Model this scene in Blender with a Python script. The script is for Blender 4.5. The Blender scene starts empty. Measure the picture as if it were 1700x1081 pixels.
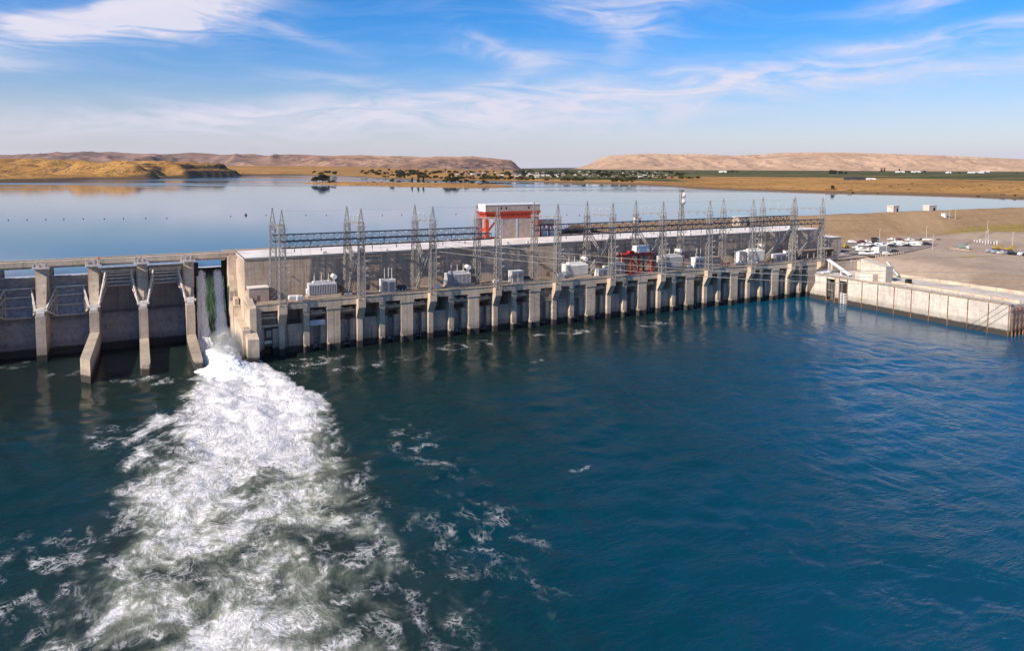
import bpy, math, random
import numpy as np
from mathutils import Matrix, Vector
R = math.radians
SC = bpy.context.scene
COL = SC.collection

# ------------------------------------------------------------------ camera
cam_d = bpy.data.cameras.new("camera")
cam_d.sensor_width = 36.0
cam_d.lens = 25.293
cam_d.shift_y = -0.1058
cam_d.clip_start = 1.0
cam_d.clip_end = 60000.0
cam = bpy.data.objects.new("camera", cam_d)
COL.objects.link(cam)
cam.matrix_world = (Matrix.Translation((0, 0, 64.6)) @ Matrix.Rotation(R(86.0), 4, 'X')
                    @ Matrix.Rotation(0.00476, 4, 'Z'))
SC.camera = cam

# dam frame: u along the powerhouse, v upstream, z up from the tailwater
TH, DX, DY = 0.48041, -78.172, 241.556
CT, ST = math.cos(TH), math.sin(TH)
def W(u, v, z=0.0):
    return (DX + u*CT - v*ST, DY + u*ST + v*CT, z)

# ------------------------------------------------------------------ node expressions
class X:
    """a node socket with arithmetic"""
    def __init__(s, nt, k): s.nt, s.k = nt, k
    def _m(s, op, *a, clamp=False):
        n = s.nt.nodes.new('ShaderNodeMath'); n.operation = op; n.use_clamp = clamp
        for i, q in enumerate((s,) + a): _in(s.nt, n.inputs[i], q)
        return X(s.nt, n.outputs[0])
    def __add__(s, o): return s._m('ADD', o)
    __radd__ = __add__
    def __sub__(s, o): return s._m('SUBTRACT', o)
    def __rsub__(s, o): return (s*-1.0) + o
    def __mul__(s, o): return s._m('MULTIPLY', o)
    __rmul__ = __mul__
    def __truediv__(s, o): return s._m('DIVIDE', o)
    def pow(s, o): return s._m('POWER', o)
    def abs(s): return s._m('ABSOLUTE')
    def frac(s): return s._m('FRACT')
    def floor(s): return s._m('FLOOR')
    def exp(s): return s._m('EXPONENT')
    def max(s, o): return s._m('MAXIMUM', o)
    def min(s, o): return s._m('MINIMUM', o)
    def lt(s, o): return s._m('LESS_THAN', o)
    def gt(s, o): return s._m('GREATER_THAN', o)
    def atan2(s, o): return s._m('ARCTAN2', o)
    def asin(s): return s._m('ARCSINE')
    def clamp(s): return s._m('ADD', 0.0, clamp=True)
    def smooth(s, a, b, lo=0.0, hi=1.0):
        n = s.nt.nodes.new('ShaderNodeMapRange'); n.interpolation_type = 'SMOOTHSTEP'
        _in(s.nt, n.inputs[0], s)
        for i, q in enumerate((a, b, lo, hi)): _in(s.nt, n.inputs[i+1], q)
        return X(s.nt, n.outputs[0])
def _in(nt, sock, q):
    if isinstance(q, X): nt.links.new(q.k, sock)
    elif isinstance(q, (tuple, list)):
        if len(q) == 3 and len(sock.default_value) == 4: q = tuple(q) + (1.0,)
        sock.default_value = q
    else: sock.default_value = q
def sep(nt, vec):
    n = nt.nodes.new('ShaderNodeSeparateXYZ'); nt.links.new(vec.k, n.inputs[0])
    return [X(nt, n.outputs[i]) for i in range(3)]
def comb(nt, x, y, z=0.0):
    n = nt.nodes.new('ShaderNodeCombineXYZ')
    for i, q in enumerate((x, y, z)): _in(nt, n.inputs[i], q)
    return X(nt, n.outputs[0])
def noise(nt, vec, scale, detail=4, rough=0.55, dist=0.0):
    n = nt.nodes.new('ShaderNodeTexNoise'); n.noise_dimensions = '3D'
    nt.links.new(vec.k, n.inputs['Vector'])
    n.inputs['Scale'].default_value = scale; n.inputs['Detail'].default_value = detail
    n.inputs['Roughness'].default_value = rough; n.inputs['Distortion'].default_value = dist
    return X(nt, n.outputs[0])
def mix(nt, f, a, b):
    n = nt.nodes.new('ShaderNodeMix'); n.data_type = 'RGBA'; n.clamp_factor = True
    _in(nt, n.inputs[0], f); _in(nt, n.inputs[6], a); _in(nt, n.inputs[7], b)
    return X(nt, n.outputs[2])
def cmul(nt, col, f):
    n = nt.nodes.new('ShaderNodeVectorMath'); n.operation = 'SCALE'
    _in(nt, n.inputs[0], col); _in(nt, n.inputs[3], f)
    return X(nt, n.outputs[0])
def attr(nt, name):
    n = nt.nodes.new('ShaderNodeAttribute'); n.attribute_name = name
    return X(nt, n.outputs['Fac'])
def pos(nt):
    return X(nt, nt.nodes.new('ShaderNodeNewGeometry').outputs['Position'])
def obj_co(nt):
    return X(nt, nt.nodes.new('ShaderNodeTexCoord').outputs['Object'])
def bump(nt, h, strength=1.0, dist=1.0, normal=None):
    n = nt.nodes.new('ShaderNodeBump'); n.inputs['Strength'].default_value = strength
    n.inputs['Distance'].default_value = dist; _in(nt, n.inputs['Height'], h)
    if normal is not None: nt.links.new(normal.k, n.inputs['Normal'])
    return X(nt, n.outputs[0])
def new_mat(name):
    m = bpy.data.materials.new(name); m.use_nodes = True
    nt = m.node_tree
    return m, nt, nt.nodes['Principled BSDF']
def simple(name, col, rough=0.6, metal=0.0, var=0.12, scale=0.7, spec=0.4):
    """painted / weathered surface: base colour broken by grime noise"""
    m, nt, b = new_mat(name)
    p = pos(nt)
    f = noise(nt, p, scale, 5, 0.6)
    dark = tuple(c*(1-2.2*var) for c in col); lite = tuple(min(1, c*(1+var)) for c in col)
    _in(nt, b.inputs['Base Color'], mix(nt, f.smooth(0.3, 0.7), dark, lite))
    b.inputs['Roughness'].default_value = rough; b.inputs['Metallic'].default_value = metal
    b.inputs['Specular IOR Level'].default_value = spec
    return m

# ------------------------------------------------------------------ sun and sky
EXPO = 0.50
SC.view_settings.view_transform = 'Standard'
SC.view_settings.look = 'None'
SC.view_settings.gamma = 1.0
SC.view_settings.exposure = EXPO
L_UV = np.array([1.0, 0.22, -0.68])                       # the way sunlight travels, in the dam frame
l = np.array([L_UV[0]*CT - L_UV[1]*ST, L_UV[0]*ST + L_UV[1]*CT, L_UV[2]]); l /= np.linalg.norm(l)
sun_d = bpy.data.lights.new("sun", 'SUN'); sun_d.energy = 4.9; sun_d.angle = R(0.53); sun_d.color = (1.0, 0.87, 0.71)
sun = bpy.data.objects.new("sun", sun_d); COL.objects.link(sun)
sun.rotation_euler = Vector(-l).to_track_quat('Z', 'Y').to_euler()
sun.location = (-200, -100, 300)
SUN_EL = math.asin(-l[2]); SUN_AZ = math.atan2(-l[0], -l[1])

world = bpy.data.worlds.new("World"); SC.world = world; world.use_nodes = True
def build_sky():
    nt = world.node_tree
    bg = nt.nodes['Background']
    sky = nt.nodes.new('ShaderNodeTexSky'); sky.sky_type = 'NISHITA'; sky.sun_disc = False
    sky.sun_elevation = SUN_EL; sky.sun_rotation = SUN_AZ
    sky.altitude = 200; sky.air_density = 1.0; sky.dust_density = 0.6; sky.ozone_density = 2.0
    skyc = X(nt, sky.outputs[0])
    d = X(nt, nt.nodes.new('ShaderNodeTexCoord').outputs['Generated'])
    dx, dy, dz = sep(nt, d)
    el = dz.max(0.0).asin()*57.2958
    az = dx.atan2(dy)*57.2958                             # 0 = up the valley, + to the right
    # deeper blue aloft, pale lilac at the horizon
    tint = mix(nt, el.smooth(0.5, 11.5), (0.94, 0.95, 1.12), (0.20, 0.80, 1.42))
    tint = mix(nt, el.smooth(13.0, 45.0), tint, (0.10, 0.66, 1.20))
    n = nt.nodes.new('ShaderNodeMix'); n.data_type = 'RGBA'; n.blend_type = 'MULTIPLY'; n.inputs[0].default_value = 1.0
    nt.links.new(skyc.k, n.inputs[6]); nt.links.new(tint.k, n.inputs[7])
    base = X(nt, n.outputs[2])
    # cirrus, laid out in azimuth and elevation
    q = comb(nt, az*0.055, el*0.16, 0.0)
    wn = nt.nodes.new('ShaderNodeTexNoise'); nt.links.new(q.k, wn.inputs['Vector'])
    wn.inputs['Scale'].default_value = 1.3; wn.inputs['Detail'].default_value = 3
    wc = sep(nt, X(nt, wn.outputs['Color']))
    ax = az + (wc[0]-0.5)*9.0; ey = el + (wc[1]-0.5)*3.4
    def patch(a0, e0, sa, se, rot, amp):
        c, s = math.cos(R(rot)), math.sin(R(rot))
        x = (ax-a0)*c + (ey-e0)*s; y = (ey-e0)*c - (ax-a0)*s
        return (((x/sa).pow(2.0) + (y/se).pow(2.0))*-1.0).exp()*amp
    P = None
    for a in [(-31, 9.3, 7.5, 1.5, 14, 1.0), (-24, 11.2, 6.5, 1.9, 12, 1.0), (-27, 10.0, 8, 1.6, 18, .6), (-36, 6.2, 4, .5, 0, .55),
              (-1, 9.0, 4.0, .6, -8, .7), (1, 7.5, 3.6, .8, 18, .6), (8, 11.6, 4.5, 1.3, -12, .8), (14, 13.2, 8, 1.0, 6, .6),
              (8.5, 9.6, 2.2, 1.0, 30, .45), (29, 11.6, 4, .8, 6, .6), (33, 9.2, 7.5, .5, 2, .7), (27, 8.9, 4, .5, 0, .45),
              (-17, 10.4, 4, .5, -20, .4), (-14, 6.3, 5, .5, 0, .4), (22, 7.0, 17, 1.3, 1, .6), (3, 5.0, 22, 1.6, 4, .95), (-4, 3.6, 30, 1.3, 2, .6),
              (-26, 3.4, 14, 1.0, 4, .55), (34, 6.4, 9, .6, 0, .35), (-30, 44, 30, 8, 20, .35), (44, 38, 20, 8, -15, .3)]:
        t = patch(*a); P = t if P is None else P + t
    qs = comb(nt, ax*0.05 + ey*0.10, ey*0.34 - ax*0.012, 3.7)
    wis = noise(nt, qs, 2.0, 8, 0.54, 1.5)
    wis2 = noise(nt, comb(nt, ax*0.22, ey*0.7, 1.0), 1.6, 8, 0.6, 0.6)
    cov = (P*(wis.smooth(0.24, 0.70)*0.75 + wis2.smooth(0.30, 0.75)*0.40)).min(1.0)
    veil = wis.smooth(0.42, 0.8)*0.10*el.smooth(0.5, 4.0)
    cov = (cov*0.92 + veil).clamp()
    # small grey puffs low on the left
    puff = patch(-18.0, 1.25, 5.0, 0.28, 0, 1.0)*noise(nt, comb(nt, az*0.5, el*1.6), 1.4, 6, 0.6).smooth(0.45, 0.62)
    cl = mix(nt, cov, base, (7.4, 7.2, 8.4))
    cl = mix(nt, puff*0.55, cl, (4.4, 4.2, 5.2))
    haze = ((el/-3.0).exp())*0.86
    cl = mix(nt, haze, cl, (6.8, 6.6, 7.8))
    nt.links.new(cl.k, bg.inputs[0])
    bg.inputs[1].default_value = 0.076
build_sky()
SC.cycles.max_bounces = 6; SC.cycles.transparent_max_bounces = 6; SC.cycles.glossy_bounces = 3
SC.cycles.diffuse_bounces = 3; SC.cycles.transmission_bounces = 3; SC.cycles.caustics_reflective = False
SC.cycles.use_denoising = True

# ------------------------------------------------------------------ object helpers
def tag(o, label=None, cat=None, group=None, kind=None):
    if label: o['label'] = label
    if cat: o['category'] = cat
    if group: o['group'] = group
    if kind: o['kind'] = kind
    return o
def empty(name, loc, rz=TH):
    o = bpy.data.objects.new(name, None); COL.objects.link(o)
    o.location = loc; o.rotation_euler = (0, 0, rz); o.empty_display_size = 1
    return o
def kids(o): return [c for c in bpy.data.objects if c.parent == o]
def put(name, mesh, parent=None, loc=(0, 0, 0), rz=0.0):
    o = bpy.data.objects.new(name, mesh); COL.objects.link(o)
    o.parent = parent; o.location = loc; o.rotation_euler = (0, 0, rz)
    return o
class MB:
    """collects geometry for ONE mesh"""
    def __init__(s): s.v, s.f, s.mi, s.cur = [], [], [], 0
    def add(s, vs, fs):
        n = len(s.v); s.v += [tuple(a) for a in vs]
        for f in fs: s.f.append(tuple(i+n for i in f)); s.mi.append(s.cur)
        return s
    def box(s, x0, x1, y0, y1, z0, z1):
        return s.add([(x0,y0,z0),(x1,y0,z0),(x1,y1,z0),(x0,y1,z0),(x0,y0,z1),(x1,y0,z1),(x1,y1,z1),(x0,y1,z1)],
                     [(0,3,2,1),(4,5,6,7),(0,1,5,4),(1,2,6,5),(2,3,7,6),(3,0,4,7)])
    def cbox(s, x0, x1, y0, y1, z0, z1, c=0.1):
        """box with chamfered vertical edges and top"""
        ring = lambda a, z: [(x0+a+c,y0+a,z),(x1-a-c,y0+a,z),(x1-a,y0+a+c,z),(x1-a,y1-a-c,z),(x1-a-c,y1-a,z),(x0+a+c,y1-a,z),(x0+a,y1-a-c,z),(x0+a,y0+a+c,z)]
        vs = ring(0, z0) + ring(0, z1-c) + ring(c, z1)
        fs = [tuple(range(7, -1, -1)), tuple(range(16, 24))]
        for k in (0, 8):
            for i in range(8): fs.append((k+i, k+(i+1) % 8, k+8+(i+1) % 8, k+8+i))
        return s.add(vs, fs)
    def bar(s, p, q, w, h=None, cap=False):
        p, q = Vector(p), Vector(q); d = (q-p)
        if d.length < 1e-6: return s
        d.normalize(); a = Vector((0, 0, 1)) if abs(d.z) < 0.95 else Vector((1, 0, 0))
        e = d.cross(a).normalized()*(w/2); g = e.cross(d).normalized()*((h or w)/2)
        vs = [p-e-g, p+e-g, p+e+g, p-e+g, q-e-g, q+e-g, q+e+g, q-e+g]
        fs = [(0,1,5,4),(1,2,6,5),(2,3,7,6),(3,0,4,7)]
        if cap: fs += [(3,2,1,0),(4,5,6,7)]
        return s.add(vs, fs)
    def tube(s, p, q, r, n=8, r2=None, cap=True):
        p, q = Vector(p), Vector(q); d = (q-p).normalized(); r2 = r if r2 is None else r2
        a = Vector((0, 0, 1)) if abs(d.z) < 0.95 else Vector((1, 0, 0))
        e = d.cross(a).normalized(); g = e.cross(d)
        vs = []
        for c, rr in ((p, r), (q, r2)):
            vs += [c + e*(rr*math.cos(2*math.pi*i/n)) + g*(rr*math.sin(2*math.pi*i/n)) for i in range(n)]
        fs = [(i, (i+1) % n, n+(i+1) % n, n+i) for i in range(n)]
        if cap: fs += [tuple(range(n-1, -1, -1)), tuple(range(n, 2*n))]
        return s.add(vs, fs)
    def path(s, pts, r, n=5):
        for a, b in zip(pts[:-1], pts[1:]): s.tube(a, b, r, n, cap=False)
        return s
    def lathe(s, prof, c=(0, 0, 0), n=12):
        vs, fs = [], []
        for (r, z) in prof:
            vs += [(c[0]+r*math.cos(2*math.pi*i/n), c[1]+r*math.sin(2*math.pi*i/n), c[2]+z) for i in range(n)]
        for k in range(len(prof)-1):
            fs += [(k*n+i, k*n+(i+1) % n, (k+1)*n+(i+1) % n, (k+1)*n+i) for i in range(n)]
        fs += [tuple(range(n-1, -1, -1)), tuple((len(prof)-1)*n+i for i in range(n))]
        return s.add(vs, fs)
    def prism_u(s, prof, u0, u1, taper=None):
        """profile of (v, z) points swept along u"""
        n = len(prof)
        vs = [(u0, a, b) for a, b in prof] + [(u1, a, b) for a, b in prof]
        fs = [tuple(range(n)), tuple(range(2*n-1, n-1, -1))]
        fs += [(i, n+i, n+(i+1) % n, (i+1) % n) for i in range(n)]
        return s.add(vs, fs)
    def prism_v(s, prof, v0, v1):
        """profile of (u, z) points swept along v"""
        n = len(prof)
        vs = [(a, v0, b) for a, b in prof] + [(a, v1, b) for a, b in prof]
        fs = [tuple(range(n-1, -1, -1)), tuple(range(n, 2*n))]
        fs += [((i+1) % n, n+(i+1) % n, n+i, i) for i in range(n)]
        return s.add(vs, fs)
    def lattice(s, p, q, up, w, h, n, rc, rb, sides=4):
        """lattice girder from p to q: four chords, zigzag on every face"""
        p, q, up = Vector(p), Vector(q), Vector(up).normalized()
        d = (q-p).normalized(); e = d.cross(up).normalized(); up = e.cross(d)
        cs = [e*(-w/2)+up*(-h/2), e*(w/2)+up*(-h/2), e*(w/2)+up*(h/2), e*(-w/2)+up*(h/2)]
        for c in cs: s.bar(p+c, q+c, rc)
        for k in range(n):
            a, b = p.lerp(q, k/n), p.lerp(q, (k+1)/n)
            for i in range(sides):
                c0, c1 = cs[i], cs[(i+1) % 4]
                if k % 2: c0, c1 = c1, c0
                s.bar(a+c0, b+c1, rb); s.bar(b+cs[i], b+cs[(i+1) % 4], rb)
        return s
    def mesh(s, name, mats, smooth=False):
        me = bpy.data.meshes.new(name); me.from_pydata(s.v, [], s.f)
        for m in (mats if isinstance(mats, (list, tuple)) else [mats]): me.materials.append(m)
        if any(s.mi): me.polygons.foreach_set('material_index', s.mi)
        if smooth: me.polygons.foreach_set('use_smooth', [True]*len(s.f))
        me.update()
        return me
    def build(s, name, mats, parent=None, smooth=False, loc=(0, 0, 0), rz=0.0):
        return put(name, s.mesh(name, mats, smooth), parent, loc, rz)
def grid_mesh(name, P, mat, attrs=None, smooth=True, keep=None):
    """P: (ny, nx, 3) array -> quad sheet; keep: (ny-1, nx-1) mask"""
    ny, nx = P.shape[:2]
    i = (np.arange(ny-1)[:, None]*nx + np.arange(nx-1)[None]).astype(np.int32)
    F = np.stack([i, i+1, i+nx+1, i+nx], -1)
    F = F[keep] if keep is not None else F.reshape(-1, 4)
    V = P.reshape(-1, 3)
    if keep is not None:
        used = np.unique(F); rm = np.zeros(len(V), np.int32); rm[used] = np.arange(len(used)); F = rm[F]; V = V[used]
    me = bpy.data.meshes.new(name)
    me.vertices.add(len(V)); me.vertices.foreach_set('co', V.astype(np.float32).ravel())
    me.loops.add(F.size); me.loops.foreach_set('vertex_index', F.ravel().astype(np.int32))
    me.polygons.add(len(F)); me.polygons.foreach_set('loop_start', np.arange(0, F.size, 4, dtype=np.int32))
    me.polygons.foreach_set('use_smooth', np.full(len(F), smooth))
    me.materials.append(mat)
    for k, a in (attrs or {}).items():
        at = me.attributes.new(k, 'FLOAT', 'POINT'); a = a.reshape(-1)
        if keep is not None: a = a[used]
        at.data.foreach_set('value', a.astype(np.float32))
    me.update(calc_edges=True); me.validate()
    return me
# value noise for heightfields
_rng = np.random.default_rng(7); _T = _rng.random((256, 256))
def vn(x, y, seed=0):
    x = x + seed*17.31; y = y + seed*9.77
    xi, yi = np.floor(x).astype(int), np.floor(y).astype(int); fx, fy = x-xi, y-yi
    fx = fx*fx*fx*(fx*(fx*6-15)+10); fy = fy*fy*fy*(fy*(fy*6-15)+10)
    g = lambda a, b: _T[(b) & 255, (a) & 255]
    return (g(xi, yi)*(1-fx)+g(xi+1, yi)*fx)*(1-fy) + (g(xi, yi+1)*(1-fx)+g(xi+1, yi+1)*fx)*fy
def fbm(x, y, oct=5, seed=0, gain=0.5):
    t, a, n = 0, 1.0, 0
    for k in range(oct):
        t = t + a*vn(x, y, seed+k); n += a; a *= gain
        x, y = 1.87*x + 0.61*y, -0.61*x + 1.87*y
    return t/n
def ridged(x, y, oct=5, seed=0):
    t, a, n = 0, 1.0, 0
    for k in range(oct):
        t = t + a*(1-np.abs(2*vn(x, y, seed+k)-1)); n += a; a *= 0.55
        x, y = 1.83*x + 0.7*y, -0.7*x + 1.83*y
    return t/n
def sstep(a, b, x):
    t = np.clip((x-a)/(b-a), 0, 1); return t*t*(3-2*t)
ORD = ['first', 'second', 'third', 'fourth', 'fifth', 'sixth', 'seventh', 'eighth', 'ninth', 'tenth', 'eleventh', 'twelfth',
       'thirteenth', 'fourteenth', 'fifteenth', 'sixteenth', 'seventeenth', 'eighteenth', 'nineteenth', 'twentieth']
# ------------------------------------------------------------------ materials
def concrete(name, col, streak=0.5, wet=True, lifts=1.5, fine=1.0, joints=None, tone=1.0):
    """board-marked concrete: blotches, rain streaks, lift lines, a dark tide mark above the tailwater"""
    m, nt, b = new_mat(name)
    p = pos(nt); x, y, z = sep(nt, p); o = obj_co(nt); ou, ov, oz = sep(nt, o)
    big = noise(nt, p, 0.09, 5, 0.6); med = noise(nt, p, 0.7, 6, 0.65); fin = noise(nt, p, 4.0, 4, 0.6)
    st = noise(nt, comb(nt, x*1.0, y*1.0, z*0.06), 0.9, 5, 0.62)
    f = big*0.5 + med*0.3 + fin*0.2
    c = mix(nt, f.smooth(0.32, 0.68), tuple(k*0.66 for k in col), tuple(min(1, k*1.18) for k in col))
    c = mix(nt, st.smooth(0.50, 0.72)*streak, c, (col[0]*0.34, col[1]*0.32, col[2]*0.30))
    c = mix(nt, noise(nt, comb(nt, x*0.8, y*0.8, z*0.05), 1.3, 4, 0.6).smooth(0.6, 0.76)*0.35, c, (min(1, col[0]*1.5), min(1, col[1]*1.5), min(1, col[2]*1.45)))
    lz = (oz/lifts).frac()
    line = lz.lt(0.045)*0.35
    c = mix(nt, line, c, tuple(k*0.35 for k in col))
    if joints:
        jl = (ou/joints).frac().lt(0.05/joints*1.6)
        c = mix(nt, jl*0.7, c, tuple(k*0.22 for k in col))
    if wet:
        h = z + (noise(nt, p, 0.5, 4, 0.6)-0.5)*0.9
        c = mix(nt, h.smooth(2.7, 1.9), c, (0.030, 0.027, 0.026))
        c = mix(nt, h.smooth(5.2, 3.2)*0.35, c, (0.09, 0.075, 0.065))
    _in(nt, b.inputs['Base Color'], c)
    b.inputs['Roughness'].default_value = 0.85; b.inputs['Specular IOR Level'].default_value = 0.25
    nb = bump(nt, med*0.5 + fin*0.35 - line*0.8, 0.35, 0.12)
    nt.links.new(nb.k, b.inputs['Normal'])
    return m
M = {}
M['conc'] = concrete('concrete', (0.57, 0.455, 0.35), 0.6)
M['conc_dark'] = concrete('spillway_concrete', (0.44, 0.375, 0.35), 0.6, lifts=1.6)
M['conc_pier'] = concrete('pier_concrete', (0.54, 0.435, 0.34), 0.7, lifts=3.1)
M['conc_right'] = concrete('ladder_concrete', (0.60, 0.53, 0.46), 0.35, lifts=4.0)
M['conc_deck'] = concrete('deck_concrete', (0.52, 0.405, 0.30), 0.0, wet=False, lifts=900, joints=9.0)
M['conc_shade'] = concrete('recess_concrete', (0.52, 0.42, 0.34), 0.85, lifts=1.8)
M['hall'] = concrete('hall_panel', (0.48, 0.375, 0.295), 0.55, wet=False, lifts=3.55, joints=2.25)
M['roof'] = simple('roof_membrane', (0.74, 0.67, 0.62), 0.7, var=0.09, scale=0.12)
M['steel'] = simple('galvanised_steel', (0.33, 0.305, 0.285), 0.55, 0.1, 0.15, 1.2)
M['steel_dark'] = simple('dark_steel', (0.06, 0.068, 0.085), 0.5, 0.2, 0.15, 1.2)
M['gate'] = simple('gate_paint', (0.46, 0.47, 0.53), 0.6, 0.0, 0.16, 0.8)
M['gate_arm'] = simple('gate_arm_paint', (0.62, 0.56, 0.51), 0.6, 0.0, 0.12, 0.9)
M['white'] = simple('white_paint', (0.76, 0.74, 0.73), 0.45, 0.0, 0.07, 1.1)
M['grey_eq'] = simple('equipment_grey', (0.52, 0.51, 0.54), 0.5, 0.0, 0.10, 1.1)
M['porcelain'] = simple('porcelain', (0.55, 0.50, 0.47), 0.3, 0.0, 0.1, 2.0)
M['red'] = simple('red_paint', (0.40, 0.035, 0.03), 0.5, 0.0, 0.14, 0.9)
M['orange_red'] = simple('orange_red_paint', (0.40, 0.042, 0.015), 0.5, 0.0, 0.14, 0.9)
M['orange'] = simple('orange_paint', (0.52, 0.075, 0.018), 0.5, 0.0, 0.12, 0.9)
M['tan'] = simple('tan_cladding', (0.40, 0.305, 0.26), 0.6, 0.0, 0.10, 0.5)
M['black'] = simple('dark_opening', (0.018, 0.017, 0.017), 0.8, 0.0, 0.1, 0.8)
M['rubber'] = simple('tyre_rubber', (0.02, 0.02, 0.02), 0.8)
M['glass'] = simple('window_glass', (0.03, 0.035, 0.042), 0.1, spec=0.6)
M['yellow'] = simple('yellow_paint', (0.40, 0.27, 0.045), 0.5)
M['rust'] = simple('rusty_steel', (0.24, 0.13, 0.075), 0.8, var=0.25)
M['wire'] = simple('conductor_wire', (0.50, 0.45, 0.40), 0.4, 0.3)

def sky_water(name):
    pass
# ------------------------------------------------------------------ tailrace river
FOAM_L = [(14, -25.5), (-7, -27), (-31, -36), (-67, -43.5), (-95, -53), (-120, -66), (-150, -80), (-260, -110)]
FOAM_R = [(14, -10.5), (-12, -9), (-30, -5), (-57, 1.0), (-71, 0.5), (-110, 3), (-150, 8), (-260, 24)]
def foam_env(u, v):
    L = np.interp(-v, [-a for a, b in FOAM_L], [b for a, b in FOAM_L]); Rr = np.interp(-v, [-a for a, b in FOAM_R], [b for a, b in FOAM_R])
    wob = (fbm(u*0.05, v*0.05, 4, 3)-0.5)*14*sstep(-10, -60, v)
    L, Rr = L+wob, Rr+(fbm(u*0.06, v*0.06, 4, 9)-0.5)*10*sstep(-10, -60, v)
    c = (L+Rr)/2; h = (Rr-L)/2
    s = (u-c)/np.maximum(h, 1)
    soft_r = np.interp(-v, [0, 60, 120, 200], [0.16, 0.20, 0.55, 0.8]); soft_l = np.interp(-v, [0, 40, 100, 200], [0.25, 0.55, 0.8, 0.9])
    e = np.where(s > 0, sstep(1.08, 1.08-soft_r*1.3, s), sstep(-1.12, -1.12+soft_l*1.3, s))
    lv = np.interp(-v, [-14, 0, 110, 160, 260], [1, 1, .85, .72, .4])
    # dense white head, breaking up downstream
    cd = np.interp(-v, [-14, 10, 60, 100, 150, 260], [-18, -17.5, -19, -23, -30, -42])+wob*.4; hd = np.interp(-v, [-14, 10, 30, 60, 105, 150, 260], [8, 11, 16.5, 22, 23, 22, 20])
    sd = np.abs(u-cd)/hd
    D = np.where(u > cd, sstep(1.18, np.interp(-v, [0, 50, 100], [.8, .68, .12]), sd), sstep(1.55, .2, sd))*np.interp(-v, [-14, 0, 50, 80, 105, 130, 170, 260], [1.1, 1.1, 1.03, .87, .62, .54, .46, .3])
    return np.clip(e*lv*(v < 16), 0, 1.1), np.clip(D*(v < 16), 0, 1.1)
SPOTS = [(9, -12, 9, 4.5, .62), (1, -22, 8, 3, .35), (18, -26, 10, 3.5, .30), (33, -22, 9, 4, .22), (64, -15, 9, 4.2, .52), (73, -44, 5, 2.2, .5), (146, -17, 6.5, 3.2, .62),
         (93, -13, 4, 2, .35), (110, -15, 7, 3, .4), (122, -22, 6, 2, .25), (-50, -58, 4, 7, .4), (-45, -8, 9, 4, .32), (-60, 8, 12, 5, .22), (-38, -14, 6, 4, .42), (40, -124, 3, 1.2, .5),
         (-80, 26, 10, 6, .16), (52, -18, 5, 3, .25), (10, -140, 12, 20, .22), (-66, -118, 16, 14, .30), (14, -95, 9, 22, .20)]
def river():
    xs = np.concatenate([np.linspace(-420, -190, 60)[:-1], np.arange(-190, 285, 0.85), np.linspace(285, 620, 70)])
    ys = np.concatenate([np.linspace(-260, 66, 70)[:-1], np.arange(66, 300, 0.85), np.arange(300, 420, 1.6)])
    Xg, Yg = np.meshgrid(xs, ys)
    u = (Xg-DX)*CT + (Yg-DY)*ST; v = -(Xg-DX)*ST + (Yg-DY)*CT
    E, Dn = foam_env(u, v)
    spot = np.zeros_like(u)
    for a, b, su, sv, am in SPOTS: spot = np.maximum(spot, am*np.exp(-((u-a)/su)**2-((v-b)/sv)**2))
        # wind chop: many short-crested trains, quiet under the powerhouse
    rng = np.random.default_rng(3); z = np.zeros_like(u)
    for k in range(46):
        lam = rng.uniform(2.6, 13.0); a = R(rng.normal(-62, 34)); kx, ky = math.cos(a)*2*math.pi/lam, math.sin(a)*2*math.pi/lam
        ph = kx*Xg + ky*Yg + rng.uniform(0, 6.28)
        z += lam*0.0030*np.sin(ph + 1.2*np.sin(ph*0.13 + k))
    group = 0.35 + 1.1*fbm(Xg*0.02, Yg*0.02, 3, 20)
    z *= group*np.interp(v, [-80, -30, 0], [1.0, 0.55, 0.30])*(1-.6*sstep(165, 225, u)*sstep(-130, -80, v))
    # broken water in the spill
    q = (fbm(u*0.16, v*0.11, 5, 31, 0.62)-0.5)*3.0 + (ridged(u*0.33, v*0.24, 4, 40)-0.6)*1.1
    z += q*np.clip(E*.55+Dn*.5, 0, 1)*np.interp(-v, [-10, 10, 60, 150, 250], [1.5, 1.2, .85, .55, .3])
    z += spot*(fbm(u*0.5, v*0.5, 4, 50)-0.5)*0.8
    z += 0.25*(fbm(u*0.2, v*0.2, 3, 61)-0.5)*np.exp(-((v+5)/40)**2)*0.6
    inside = ((v > 5.0) & (u > -9) & (u < 270)) | ((v > 46) & (u <= -9)) | ((u > 258) & (v > -93))
    keep = ~(inside[:-1, :-1] & inside[1:, 1:] & inside[1:, :-1] & inside[:-1, 1:])
    me = grid_mesh('river', np.stack([Xg, Yg, z], -1), river_mat(), {'foam': E, 'spot': spot, 'dense': Dn}, True, keep)
    o = put('river', me); tag(o, 'dark teal tailwater river with white foam below the dam', 'river', kind='structure')
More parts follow.
